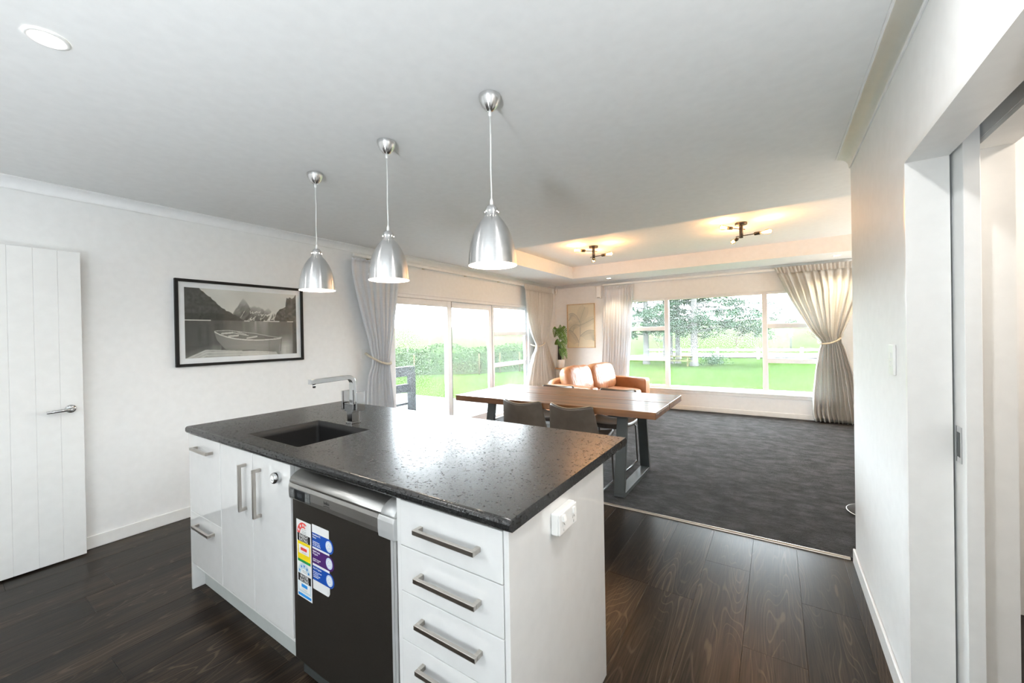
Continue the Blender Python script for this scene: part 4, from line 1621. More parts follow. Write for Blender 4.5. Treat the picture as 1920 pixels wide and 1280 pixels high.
def boat_print(U, T):
    g = 0.80 + 0.16 * (fbm(U, T, 4, 3, 1) - 0.5) - 0.06 * T + 0.06 * U
    WL = 0.458
    # misty central massif: several rough ridges fading into cloud
    for (peak, hgt, wid, dk) in ((0.585, 0.27, 0.20, 0.62), (0.71, 0.215, 0.14, 0.66), (0.475, 0.36, 0.125, 0.50)):
        d_ = np.abs(U - peak) / wid
        top = WL - hgt * np.clip(1 - d_ ** 1.25, 0, 1) - 0.09 * (fbm(U, 0.4 + 0 * T, 20, 3, int(peak * 100)) - 0.5)
        mk = np.clip((T - top) / 0.03, 0, 1) * (d_ < 1)
        mist = np.clip((T - (WL - hgt)) / 0.26, 0, 1)
        tone = 0.74 - dk * mist ** 0.8 + 0.40 * (fbm(U * 1.3 + 0.4 * T, T, 24, 12, 9 + int(peak * 100)) - 0.5) * (0.35 + mist)
        g = g * (1 - mk * 0.85) + tone * mk * 0.85
    # snow gullies
    sn = fbm(U + 0.5 * T, T, 16, 5, 21)
    sm = (np.abs(sn - 0.5) < 0.022) & (T > 0.30) & (T < 0.45) & (U > 0.45) & (U < 0.97)
    g = np.where(sm, 0.80, g)
    sm = (np.abs(U - (0.76 - 0.35 * (T - 0.30)) - 0.02 * (fbm(U, T, 6, 12, 33) - 0.5)) < 0.008 + 0.07 * np.clip(T - 0.36, 0, 1)) & (T > 0.30) & (T < 0.45)
    g = np.where(sm, 0.82, g)
    # dark tree slopes
    lf = interp(U, [(0, -0.1), (0.10, -0.01), (0.14, 0.05), (0.20, 0.13), (0.26, 0.225), (0.32, 0.30), (0.38, 0.355), (0.43, 0.40), (0.47, 0.452), (0.52, 0.47), (1, 0.47)]) + 0.02 * (vnoise(U, T, 70, 3, 31) - 0.5)
    g = np.where((T > lf) & (T < WL), 0.23 + 0.16 * (fbm(U, T, 60, 34, 40) - 0.5) - 0.06 * (T > 0.36), g)
    rt = interp(U, [(0, 1), (0.765, 0.47), (0.785, 0.36), (0.80, 0.30), (0.83, 0.255), (0.865, 0.235), (0.885, 0.21), (0.89, 0.13), (0.90, 0.075), (0.93, 0.055), (0.955, 0.085), (0.97, 0.06), (0.985, 0.02), (1, 0.0)]) + 0.03 * (vnoise(U, T, 60, 30, 51) - 0.5)
    g = np.where((T > rt) & (T < WL), 0.17 + 0.42 * (fbm(U, T, 40, 24, 60) - 0.42), g)
    # lake
    wat = 0.30 + 0.10 * np.exp(-((U - 0.62) / 0.16) ** 2) + 0.10 * (vnoise(U, T, 46, 3, 70) - 0.5) + 0.05 * (fbm(U, T, 8, 60, 72) - 0.5) - 0.05 * (U < 0.3)
    wat = wat + 0.30 * np.exp(-((U - 0.63) / 0.08) ** 2) * np.clip(1 - (T - WL) / 0.22, 0, 1) * (vnoise(U, T, 60, 2, 75))
    wat = wat + 0.40 * np.exp(-((U - 0.88) / 0.07) ** 2) * np.clip((T - 0.66) / 0.2, 0, 1)
    wat = wat + 0.30 * np.clip((T - 0.78 - 0.5 * (0.24 - U)) / 0.2, 0, 1) * (U < 0.28)
    wat = wat - 0.16 * (U > 0.955)
    g = np.where(T >= WL, wat, g)
    g = np.where((np.abs(T - WL) < 0.006) & ((U < 0.20) | ((U > 0.48) & (U < 0.53)) | ((U > 0.66) & (U < 0.82)) | ((U > 0.9) & (U < 0.965))), 0.85, g)
    # jetty
    jt = interp(U, [(0, 1.0), (0.155, 0.885), (0.31, 0.90), (0.55, 0.925), (0.78, 0.955), (0.80, 1.0), (1, 1.1)])
    bo = 0.70 + 0.10 * (fbm(U, T, 30, 4, 80) - 0.5) - 0.22 * (np.abs(((T - jt) * 26 + U * 2.2) % 1.0 - 0.5) > 0.44)
    g = np.where(T > jt, bo, g)
    # rowing boat
    rim_b = interp(U, [(0.225, 0.625), (0.27, 0.668), (0.33, 0.705), (0.40, 0.733), (0.50, 0.752), (0.62, 0.760), (0.72, 0.752), (0.80, 0.742), (0.842, 0.728)])
    rim_t = interp(U, [(0.225, 0.618), (0.25, 0.612), (0.34, 0.605), (0.45, 0.628), (0.58, 0.655), (0.70, 0.695), (0.80, 0.722), (0.842, 0.715)])
    bot = interp(U, [(0.225, 0.63), (0.245, 0.745), (0.285, 0.83), (0.32, 0.895), (0.45, 0.91), (0.60, 0.925), (0.76, 0.955), (0.79, 0.90), (0.83, 0.78), (0.842, 0.73)])
    inb = (U > 0.225) & (U < 0.842)
    hull = 0.44 + 0.05 * (fbm(U, T, 10, 60, 90) - 0.5) - 0.10 * np.clip((T - 0.84) / 0.1, 0, 1)
    g = np.where(inb & (T > rim_b) & (T < bot), hull, g)
    g = np.where(inb & (T > rim_t) & (T <= rim_b), 0.34 + 0.1 * (fbm(U, T, 30, 30, 95) - 0.5), g)
    for (u0, t0, u1, t1, wd) in ((0.28, 0.655, 0.38, 0.640, 0.012), (0.34, 0.695, 0.43, 0.683, 0.013), (0.50, 0.728, 0.60, 0.700, 0.012), (0.38, 0.640, 0.52, 0.690, 0.006), (0.42, 0.630, 0.50, 0.670, 0.005)):
        k = np.clip((U - u0) / (u1 - u0), 0, 1)
        g = np.where((U > u0) & (U < u1) & (np.abs(T - (t0 + (t1 - t0) * k)) < wd) & (T < rim_b), 0.72, g)
    g = np.where(inb & (np.abs(T - rim_b) < 0.008), 0.82, g)
    g = np.where(inb & (np.abs(T - rim_t) < 0.005), 0.66, g)
    g = np.where((np.abs(U - (0.838 - 0.06 * (T - 0.72))) < 0.0025) & (T > 0.72) & (T < 0.95), 0.16, g)
    g = np.where((U > 0.46) & (U < 0.58) & (T > 0.905) & (T < 0.925), 0.2, g)
    g = np.clip(g, 0.04, 0.95)
    return np.stack([g * 1.0, g * 0.985, g * 0.965], -1)


PY0, PY1, PZ0, PZ1 = 1.145, 2.138, 1.180, 1.868
pf = thing('framed_picture', (XL, PY0, PZ0), 'black framed monochrome picture of a rowing boat on a mountain lake', 'picture')
w, h = PY1 - PY0, PZ1 - PZ0
m = MB()
ft, fd = 0.022, 0.026
m.box(0.0005, fd, 0, w, 0, ft).box(0.0005, fd, 0, w, h - ft, h).box(0.0005, fd, 0, ft, ft, h - ft).box(0.0005, fd, w - ft, w, ft, h - ft)
m.build('frame', FRAMEB, pf, bevel=0.0015, seg=1)
MB().box(0.004, 0.010, ft, w - ft, ft, h - ft).build('mat_board', MATTE_B, pf)
raster('print', w - 0.124, h - 0.128, 420, 236, boat_print, (0.0108, 0.062, h - 0.064), (0, 1, 0), PRINT, pf)
gm = glass_mat('picture_glass', 0.0, 0.0)
MB().box(0.013, 0.015, ft + 0.0005, w - ft - 0.0005, ft + 0.0005, h - ft - 0.0005).build('glazing', gm, pf)


def palm_print(U, T):
    W, H = 1.0, 1.48
    X, Y = U * W, T * H
    base = np.stack([0.86 + 0 * U, 0.82 + 0 * U, 0.72 + 0 * U], -1)
    ink = np.zeros_like(U)
    grn = np.zeros_like(U)

    def seg(x0, y0, x1, y1, wd, k, g=0.0):
        dx, dy = x1 - x0, y1 - y0
        t = np.clip(((X - x0) * dx + (Y - y0) * dy) / (dx * dx + dy * dy + 1e-9), 0, 1)
        d = np.hypot(X - x0 - t * dx, Y - y0 - t * dy)
        s = np.clip(1 - d / wd, 0, 1) * k
        np.maximum(ink, s, out=ink)
        if g:
            np.maximum(grn, s * g, out=grn)

    def frond(p0, p1, p2, n, ln, side, k, g, droop):
        pts = []
        for i in range(n + 1):
            t = i / n
            pts.append(((1 - t) ** 2 * p0[0] + 2 * t * (1 - t) * p1[0] + t * t * p2[0], (1 - t) ** 2 * p0[1] + 2 * t * (1 - t) * p1[1] + t * t * p2[1]))
        for i in range(n):
            a, b = pts[i], pts[i + 1]
            seg(*a, *b, 0.012, k, g)
            dx, dy = b[0] - a[0], b[1] - a[1]
            l = math.hypot(dx, dy) + 1e-9
            tx, ty = dx / l, dy / l
            q = ln * (0.45 + 0.75 * math.sin(PI * min(1, 0.15 + 0.8 * i / n)))
            for sd_ in side:
                nx, ny = -ty * sd_, tx * sd_
                mx_, my_ = a[0] + (tx * 0.5 + nx * 0.8) * q * 0.55, a[1] + (ty * 0.5 + ny * 0.8) * q * 0.55
                ex, ey = a[0] + (tx * 0.6 + nx) * q, a[1] + (ty * 0.6 + ny) * q + droop * q
                seg(*a, mx_, my_, 0.0085, k * 0.8, g)
                seg(mx_, my_, ex, ey, 0.007, k * 0.65, g)
    # trunk
    seg(0.46, 0.55, 0.46, 1.10, 0.016, 0.4)
    seg(0.50, 0.60, 0.47, 1.10, 0.014, 0.35)
    seg(0.46, 1.10, 0.38, 1.46, 0.014, 0.45)
    frond((0.46, 0.62), (0.30, 0.20), (0.05, 0.32), 18, 0.20, (-1,), 0.8, 0.1, 0.3)
    frond((0.46, 0.62), (0.52, 0.40), (0.66, 0.10), 18, 0.17, (1, -1), 0.6, 0.7, -0.1)
    frond((0.47, 0.72), (0.75, 0.62), (0.97, 0.50), 15, 0.12, (1, -1), 0.75, 0.4, 0.1)
    frond((0.46, 0.74), (0.20, 0.60), (0.04, 0.92), 17, 0.14, (-1, 1), 0.75, 0.6, 0.1)
    frond((0.42, 1.32), (0.28, 0.98), (0.06, 0.86), 18, 0.23, (-1,), 0.85, 0.05, 0.45)
    frond((0.47, 1.10), (0.72, 0.82), (0.98, 0.92), 19, 0.24, (1,), 0.85, 0.1, 0.45)
    a = (ink * 0.8)[..., None]
    dark = np.stack([0.24 - 0.02 * grn, 0.27 + 0.09 * grn, 0.29 - 0.06 * grn], -1)
    return base * (1 - a) + dark * a


AX0, AX1, AZ0, AZ1 = -3.572, -2.972, 1.100, 1.985
ap = thing('framed_artwork', (AX0, YF, AZ0), 'pale oak framed drawing of palm fronds beside the pot plant', 'artwork')
w, h = AX1 - AX0, AZ1 - AZ0
m = MB()
ft, fd = 0.013, 0.032
m.box(0, w, -fd, -0.0005, 0, ft).box(0, w, -fd, -0.0005, h - ft, h).box(0, ft, -fd, -0.0005, ft, h - ft).box(w - ft, w, -fd, -0.0005, ft, h - ft)
m.build('frame', FRAMEO, ap, bevel=0.001, seg=1)
MB().box(ft, w - ft, -0.010, -0.004, ft, h - ft).build('backing', MATTE_B, ap)
raster('print', w - 2 * ft - 0.001, h - 2 * ft - 0.001, 120, 178, palm_print, (ft + 0.0005, -0.0108, h - ft - 0.0005), (1, 0, 0), PRINT2, ap)

# ================================================================== SWITCHES AND SMALL WALL FITTINGS
sw = thing('light_switch', (XR, 2.107, 1.262), 'white vertical light switch plate beside the slider doorway', 'light switch')
MB().box(-0.009, -0.0005, -0.037, 0.037, -0.058, 0.058).build('face_plate', WHITEPL, sw, bevel=0.002)
for z in (-0.016, 0.016):
    MB().box(-0.0125, -0.009, -0.006, 0.006, z - 0.010, z + 0.010).build('rocker_switch', WHITEPL, sw, bevel=0.001)
s2 = thing('light_switch', (XL, 2.835, 1.195), 'small white switch plate on the wall beside the pale curtain', 'light switch')
MB().box(0.0005, 0.009, -0.036, 0.036, -0.057, 0.057).build('face_plate', WHITEPL, s2, bevel=0.002)
for z in (-0.016, 0.016):
    MB().box(0.009, 0.0125, -0.006, 0.006, z - 0.010, z + 0.010).build('rocker_switch', WHITEPL, s2, bevel=0.001)
sp = thing('wall_speaker', (-2.862, YF, 2.185), 'small white wall box beside the straight curtain top', 'wall box')
MB().box(-0.05, 0.05, -0.095, -0.022, -0.125, 0.120).build('housing', WHITEPL, sp, bevel=0.014, seg=3)
MB().box(-0.022, 0.022, -0.022, -0.0005, -0.04, 0.05).build('wall_bracket', WHITEPL, sp)
MB().box(-0.030, 0.030, -0.0965, -0.094, -0.112, -0.096).build('sensor_window', HINT, sp)
al = thing('motion_sensor', (-3.815, YF, 2.27), 'small cream motion sensor high in the room corner', 'motion sensor')
MB().prism([(-0.026, -0.001), (0.026, -0.001), (0.022, -0.03), (0.010, -0.042), (-0.010, -0.042), (-0.022, -0.03)], -0.045, 0.045, 'z').build('housing', WHITEPL, al, bevel=0.003)
MB().box(-0.012, 0.012, -0.0435, -0.041, -0.030, 0.005).build('lens', mat('frosted_lens', (0.7, 0.69, 0.66), 0.5), al)

# ================================================================== CURTAINS
def smooth_interp(keys, z):
    """keys: list of (z, ...) descending; smooth interpolation of the rest"""
    if z >= keys[0][0]:
        return keys[0][1:]
    for a, b in zip(keys, keys[1:]):
        if a[0] >= z >= b[0]:
            t = (a[0] - z) / (a[0] - b[0])
            return [p + (q - p) * t for p, q in zip(a[1:], b[1:])]
    return keys[-1][1:]


def curtain(base, put, ztop, zbot, left, right, amp, folds, fabric, label, group=None, head=0.085, tie=None, seed=1, off=0.085):
    """put(s, d, z) -> point; left/right: (z, s) keys; amp: (z, a) keys; folds: number of pleats"""
    rr = random.Random(seed)
    t = thing('curtain', base, label, 'curtain', group)
    B = Vector(base)
    ph = [rr.uniform(0, 2 * PI) for _ in range(8)]
    warp = [rr.uniform(-0.35, 0.35) / folds for _ in range(int(folds) + 3)]

    def pos(u, z, tight=1.0, extra=0.0):
        s0 = smooth_interp(left, z)[0]
        s1 = smooth_interp(right, z)[0]
        a = smooth_interp(amp, z)[0] * tight
        k = u * folds
        i = int(k)
        uw = u + (warp[i] * (1 - (k - i)) + warp[i + 1] * (k - i)) * 0.6
        x = 2 * PI * folds * uw
        d = off + a * (0.8 * math.sin(x + 0.5 * math.sin(z * 2.1 + ph[0])) + 0.35 * math.sin(2.1 * x + ph[1] + z * 1.3) + 0.25 * math.sin(0.43 * x + ph[2])) + extra
        s = s0 + (s1 - s0) * u + 0.30 * a * math.cos(x + ph[3]) * min(1, 6 * u, 6 * (1 - u))
        return put(s, max(0.02, d), z)
    NU, NZ = int(folds * 9), 44
    zt = ztop - head
    m = MB().grid(lambda u, v: Vector(pos(u, zt + (zbot - zt) * v)) - B, NU, NZ)
    o = m.build('fabric', fabric, t, fix=False)
    so_ = o.modifiers.new('thickness', 'SOLIDIFY')
    so_.thickness = 0.0025
    # gathered heading tape
    nf = folds * 2.2

    def hp(u, v):
        z = ztop - head * v
        s0 = smooth_interp(left, ztop)[0]
        s1 = smooth_interp(right, ztop)[0]
        e0 = smooth_interp(left, zt)[0]
        e1_ = smooth_interp(right, zt)[0]
        a0, a1 = s0 + (e0 - s0) * v, s1 + (e1_ - s1) * v
        d = off + 0.012 * math.sin(2 * PI * nf * u) + 0.005 * math.sin(2 * PI * nf * 0.37 * u + 1) - 0.006 * math.sin(PI * v) + (0.006 if v > 0.9 else 0)
        return Vector(put(a0 + (a1 - a0) * u, d, z)) - B
    m = MB().grid(hp, int(nf * 8), 6)
    o = m.build('heading', fabric, t, fix=False)
    so_ = o.modifiers.new('thickness', 'SOLIDIFY')
    so_.thickness = 0.003
    # hem / tie rope
    if tie:
        pts = [Vector(put(*p)) - B for p in tie]
        m = MB()
        path = []
        for i in range(len(pts) - 1):
            for k in range(6):
                f = k / 6
                p0, p1, p2, p3 = pts[max(0, i - 1)], pts[i], pts[i + 1], pts[min(len(pts) - 1, i + 2)]
                path.append(0.5 * ((2 * p1) + (p2 - p0) * f + (2 * p0 - 5 * p1 + 4 * p2 - p3) * f * f + (3 * p1 - p0 - 3 * p2 + p3) * f ** 3))
        path.append(pts[-1])
        # two twisted strands
        n = len(path)
        fine = []
        for i in range((n - 1) * 4 + 1):
            q = i / 4
            j = min(int(q), n - 2)
            fine.append(path[j].lerp(path[j + 1], q - j))
        for sgn in (0, PI):
            strand = []
            for i, p in enumerate(fine):
                d = (fine[min(i + 1, len(fine) - 1)] - fine[max(i - 1, 0)]).normalized()
                u_ = d.cross(Vector((0, 0, 1)))
                u_ = u_.normalized() if u_.length > 1e-3 else Vector((1, 0, 0))
                v_ = d.cross(u_)
                a = i * 1.15 + sgn
                strand.append(p + (u_ * math.cos(a) + v_ * math.sin(a)) * 0.0065)
            m.tube(strand, 0.0085, 6)
        m.build('tie_rope', ROPE, t, label='cream twisted rope tieback')
    return t


def put_left(s, d, z):
    return (XL + d, s, z)


def put_far(s, d, z):
    return (s, YF - d, z)


ZRL, ZRF = 2.262, 2.300
curtain((XL, 2.95, 0), put_left, ZRL - 0.018, 0.02,
        [(2.25, 2.640), (2.15, 2.632), (2.06, 2.640), (1.69, 2.730), (1.37, 2.822), (1.16, 2.872), (1.07, 2.862), (0.95, 2.808), (0.8, 2.790), (0.0, 2.745)],
        [(2.25, 3.312), (1.97, 3.260), (1.71, 3.215), (1.33, 3.155), (1.09, 3.112), (0.9, 3.128), (0.55, 3.158), (0.0, 3.20)],
        [(2.25, 0.012), (1.9, 0.018), (1.1, 0.022), (0.9, 0.024), (0, 0.034)], 7.2, CURT_PALE,
        'pale grey curtain tied back at the kitchen side of the sliding door', 'pale grey curtains', head=0.02,
        tie=[(2.84, 0.02, 1.205), (2.865, 0.08, 1.165), (2.93, 0.142, 1.11), (3.02, 0.150, 1.082), (3.10, 0.128, 1.080), (3.135, 0.06, 1.10)], seed=4, off=0.088)
curtain((XL, 6.7, 0), put_left, ZRL + 0.035, 0.02,
        [(2.30, 6.095), (2.03, 6.120), (1.65, 6.170), (1.36, 6.330), (1.19, 6.480), (1.08, 6.430), (1.0, 6.340), (0.78, 6.210), (0.5, 6.080), (0.0, 5.95)],
        [(2.30, 7.180), (1.9, 7.12), (1.45, 6.965), (1.23, 6.860), (1.10, 6.930), (0.8, 7.10), (0.41, 7.30), (0.0, 7.36)],
        [(2.30, 0.020), (1.9, 0.030), (1.2, 0.024), (0.9, 0.035), (0, 0.05)], 9.5, CURT_SLUB,
        'silver slubbed curtain tied back at the corner end of the sliding door', 'silver slubbed curtains', head=0.10,
        tie=[(6.455, 0.03, 1.20), (6.48, 0.11, 1.165), (6.60, 0.148, 1.165), (6.74, 0.150, 1.20), (6.85, 0.11, 1.245), (6.90, 0.02, 1.27)], seed=9, off=0.125)
curtain((-2.5, YF, 0), put_far, ZRF - 0.018, 0.02,
        [(2.30, -2.742), (1.64, -2.778), (0.71, -2.812), (0.0, -2.84)],
        [(2.30, -2.198), (1.62, -2.226), (0.72, -2.296), (0.0, -2.32)],
        [(2.30, 0.016), (1.9, 0.026), (0, 0.040)], 9.5, CURT_PALE,
        'pale grey curtain hanging straight at the sofa side of the garden window', 'pale grey curtains', head=0.05, seed=15)
curtain((0.65, YF, 0), put_far, ZRF + 0.045, 0.03,
        [(2.35, -0.005), (2.13, 0.085), (1.84, 0.200), (1.61, 0.315), (1.37, 0.440), (1.215, 0.560), (1.15, 0.560), (1.09, 0.540), (0.81, 0.495), (0.49, 0.465), (0.15, 0.445), (0.0, 0.48)],
        [(2.35, 1.10), (1.96, 1.04), (1.51, 0.885), (1.28, 0.795), (1.20, 0.795), (1.12, 0.825), (0.75, 0.92), (0.06, 1.02)],
        [(2.35, 0.022), (1.9, 0.034), (1.25, 0.030), (0.9, 0.042), (0, 0.055)], 10.5, CURT_SLUB,
        'silver slubbed curtain gathered by a rope beside the wall end', 'silver slubbed curtains', head=0.095,
        tie=[(0.53, 0.03, 1.20), (0.548, 0.12, 1.175), (0.63, 0.168, 1.175), (0.72, 0.165, 1.205), (0.79, 0.12, 1.26), (0.815, 0.02, 1.31)], seed=23, off=0.13)


def rail(name, p, q, label):
    t = tag(MB().box(*p).build(name, WHITEPL, bevel=0.006, seg=3), label, 'curtain rail')
    return t


rail('curtain_rail', (XL + 0.066, XL + 0.096, 2.665, 7.22, ZRL + 0.0, ZRL + 0.032), None, 'white curtain rail above the glass sliding door')
rail('curtain_rail', (-2.775, 1.15, YF - 0.098, YF - 0.068, ZRF + 0.0, ZRF + 0.032), None, 'white curtain rail above the wide garden window')
for o, brs in ((bpy.data.objects['curtain_rail'], [(XL + 0.0008, XL + 0.066, y - 0.012, y + 0.012, ZRL + 0.005, ZRL + 0.027) for y in (2.9, 3.75, 4.6, 5.45, 6.6)]),
               (bpy.data.objects['curtain_rail.001'], [(x - 0.012, x + 0.012, YF - 0.068, YF - 0.0008, ZRF + 0.005, ZRF + 0.027) for x in (-2.5, -1.5, -0.8, 0.3)])):
    for b in brs:
        MB().box(*b).build('rail_bracket', mat('cream_bracket', (0.7, 0.62, 0.42), 0.5), o)

# ================================================================== DINING TABLE AND CHAIRS
TX_0, TX_1, TYA, TYB, TTZ, TTK = -2.815, -0.777, 3.185, 4.200, 0.762, 0.056
tb = thing('dining_table', ((TX_0 + TX_1) / 2, (TYA + TYB) / 2, 0.014), 'long brown timber dining table with two broad boards on dark steel legs', 'table')
tcx, tcy = tb.location.x, tb.location.y
hx = (TX_1 - TX_0) / 2
ym = 3.678 - tcy
for (a, b) in ((TYA - tcy, ym - 0.004), (ym + 0.004, TYB - tcy)):
    MB().box(-hx, hx, a, b, TTZ - TTK - 0.014, TTZ - 0.014).build('table_board', TABLEW, tb, bevel=0.004)
MB().box(-hx + 0.1, hx - 0.1, ym - 0.05, ym + 0.05, TTZ - TTK - 0.034, TTZ - TTK - 0.0145).build('under_rail', GREYM, tb)
for x in (hx - 0.325, -hx + 0.325):
    m = MB()
    zt = TTZ - TTK - 0.016
    yb0, yb1, yt0, yt1 = 3.275 - tcy, 4.075 - tcy, 3.395 - tcy, 3.955 - tcy
    w = 0.088
    m.bar((x, yb0, 0.006), (x, yt0, zt), w, 0.036, (0, 1, 0)).bar((x, yb1, 0.006), (x, yt1, zt), w, 0.036, (0, 1, 0))
    m.box(x - w / 2, x + w / 2, yb0 - 0.015, yb1 + 0.015, 0.0005, 0.034)
    m.box(x - w / 2, x + w / 2, yt0 - 0.015, yt1 + 0.015, zt - 0.03, zt)
    m.build('leg_frame', GREYM, tb, bevel=0.002)
MB().lathe([(0.0, 0.0022), (0.006, 0.002), (0.007, 0.0)], (hx, TYA + 0.09 - tcy, TTZ - 0.04), 14, 'x').build('bolt_cap', CHROME, tb)
MB().box(hx - 0.0005, hx + 0.0008, TYA + 0.03 - tcy, ym - 0.03, TTZ - 0.031, TTZ - 0.026).build('end_batten', mat('pale_edge', (0.45, 0.44, 0.40), 0.4), tb)


def make_chair(label):
    """faces local +y; origin on the carpet under the seat centre"""
    t = thing('dining_chair', (0, 0, 0), label, 'chair', 'grey leather chairs round the dining table')
    Hh = 0.752

    def seat(u, v):
        x = (u - 0.5)
        y = -0.20 + 0.42 * v
        wd = 0.44 + 0.02 * math.sin(PI * v) - 0.03 * v
        dish = 0.030 * (2 * abs(x)) ** 2.2
        return (x * wd, y, 0.450 - 0.018 * math.sin(PI * v) + dish + 0.012 * v)
    o = MB().grid(seat, 14, 12).build('seat', LEATHER, t, fix=False)
    s = o.modifiers.new('thickness', 'SOLIDIFY')
    s.thickness = 0.042
    s.offset = -1
    bv = o.modifiers.new('edge', 'BEVEL')
    bv.width = 0.012
    bv.segments = 2

    def bk(u, v):
        x = (u - 0.5)
        wd = 0.475 - 0.075 * v ** 1.2
        y = -0.205 - 0.085 * v + 0.075 * (2 * abs(x)) ** 2 * (0.6 + 0.4 * v)
        ztop = Hh - 0.016 + 0.026 * (2 * abs(x)) ** 1.6 - 0.02 * max(0, 2 * abs(x) - 0.9) * 10 * 0.5
        return (x * wd, y, 0.47 + (ztop - 0.47) * v)
    o = MB().grid(bk, 18, 12).build('backrest', LEATHER, t, fix=False)
    s = o.modifiers.new('thickness', 'SOLIDIFY')
    s.thickness = 0.028
    s.offset = 0
    bv = o.modifiers.new('edge', 'BEVEL')
    bv.width = 0.010
    bv.segments = 3
    pts = [Vector(bk(k / 20, 1.0)) + Vector((0, 0, 0.004)) for k in range(21)]
    MB().tube(pts, 0.0035, 6).build('piping', PIPING, o)
    for sx in (-1, 1):
        x = sx * 0.205
        path = [(x * 0.8, -0.16, 0.415), (x, -0.175, 0.39), (x, -0.205, 0.03), (x, -0.19, 0.009), (x, 0.19, 0.009), (x, 0.205, 0.03), (x, 0.175, 0.39), (x * 0.8, 0.16, 0.415)]
        MB().tube(path, 0.009, 8).build('sled_leg', BLACKM, t)
    m = MB()
    for y in (-0.15, 0.15):
        m.tube([(-0.17, y, 0.414), (0.17, y, 0.414)], 0.008, 8)
    m.build('seat_frame', BLACKM, t)
    return t


def place_chair(x, y, rz, label, src=None):
    c = src if (src and not src.get('placed')) else copy_tree(src)
    c['placed'] = 1
    c.location = (x, y, 0.0150)
    c.rotation_euler = (0, 0, rz)
    c['label'] = label
    return c


ch = make_chair('chair')
place_chair(-1.985, 3.385, 0.02, 'grey leather dining chair on the island side nearer the sliding door', ch)
place_chair(-1.467, 3.370, -0.03, 'grey leather dining chair on the island side nearer the open floor', ch)
place_chair(-2.165, 4.06, PI + 0.02, 'grey leather dining chair across the table nearer the sliding door', ch)
place_chair(-1.447, 4.06, PI - 0.02, 'grey leather dining chair across the table showing its seat underneath', ch)
for o in bpy.data.objects:
    if 'placed' in o:
        del o['placed']

# ================================================================== SOFA, PLANT
so = thing('sofa', (-3.0, 5.45, 0.014), 'tan leather two seat sofa facing the middle of the lounge', 'sofa', rz=math.radians(-12))
SLN, SDP = 1.72, 0.88
MB().box(0.03, SDP - 0.02, 0.03, SLN - 0.03, 0.15, 0.30).build('base', TAN, so, bevel=0.02, seg=3)
m = MB().puff((0.09, SLN / 2, 0.41), (0.16, SLN - 0.06, 0.54), 7, 40, 20)
m.build('back_frame', TAN, so)
for k in range(2):
    y = 0.17 + (SLN - 0.34) * (0.25 + 0.5 * k)
    MB().puff((0.50, y, 0.365), (0.74, (SLN - 0.34) / 2 - 0.004, 0.17), 5, 32, 16, 0.01, k).build('seat_cushion', TAN, so)
    m = MB().puff((0, 0, 0), (0.23, (SLN - 0.34) / 2 + 0.01, 0.46), 3.6, 36, 22, 0.022, 5 + k)
    c, s = math.cos(0.24), math.sin(0.24)
    for i, (x, yy, z) in enumerate(m.v):
        m.v[i] = (0.245 + x * c - z * s, y + yy, 0.635 + x * s + z * c)
    m.build('back_cushion', TAN, so)
for y in (0.085, SLN - 0.085):
    m = MB().puff((SDP / 2, y, 0.370), (SDP, 0.155, 0.47), 16, 48, 24)
    m.build('arm', TAN, so)
for x in (0.10, SDP - 0.10):
    for y in (0.12, SLN - 0.12):
        MB().lathe([(0.014, 0.0), (0.022, 0.155)], (x, y, 0), 14, cap=True).build('leg', WOODL, so)

pt = thing('side_table', (-3.53, 7.13, 0.014), 'small round side table with wooden top and white wire legs in the corner', 'side table')
MB().lathe([(0.0, 0.682), (0.135, 0.682), (0.138, 0.688), (0.138, 0.698), (0.135, 0.702), (0.0, 0.702)], n=36).build('table_top', WOODL, pt)
for k in range(4):
    a = PI / 4 + k * PI / 2
    MB().tube([(0.11 * math.cos(a), 0.11 * math.sin(a), 0.684), (0.12 * math.cos(a), 0.12 * math.sin(a), 0.0)], 0.005, 8).build('leg', WHITEM, pt)
m = MB()
for zz, r in ((0.655, 0.112), (0.25, 0.1165)):
    m.tube([(r * math.cos(2 * PI * k / 32), r * math.sin(2 * PI * k / 32), zz) for k in range(33)], 0.004, 6)
m.build('wire_ring', WHITEM, pt)

pp = thing('potted_plant', (-3.545, 7.12, 0.717), 'potted swiss cheese plant on a moss pole beside the palm artwork', 'plant')
MB().lathe([(0.0, 0.0), (0.062, 0.0), (0.068, 0.004), (0.083, 0.15), (0.084, 0.163), (0.078, 0.163), (0.075, 0.14), (0.0, 0.138)], n=36).build('pot', POTW, pp)
MB().lathe([(0.0, 0.142), (0.075, 0.141)], n=24).build('soil', MOSS, pp)
MB().tube([(-0.022, 0, 0.12), (-0.024, 0, 0.28), (-0.022, 0, 0.455)], [0.037, 0.037, 0.035], 16).build('moss_pole', MOSS, pp)


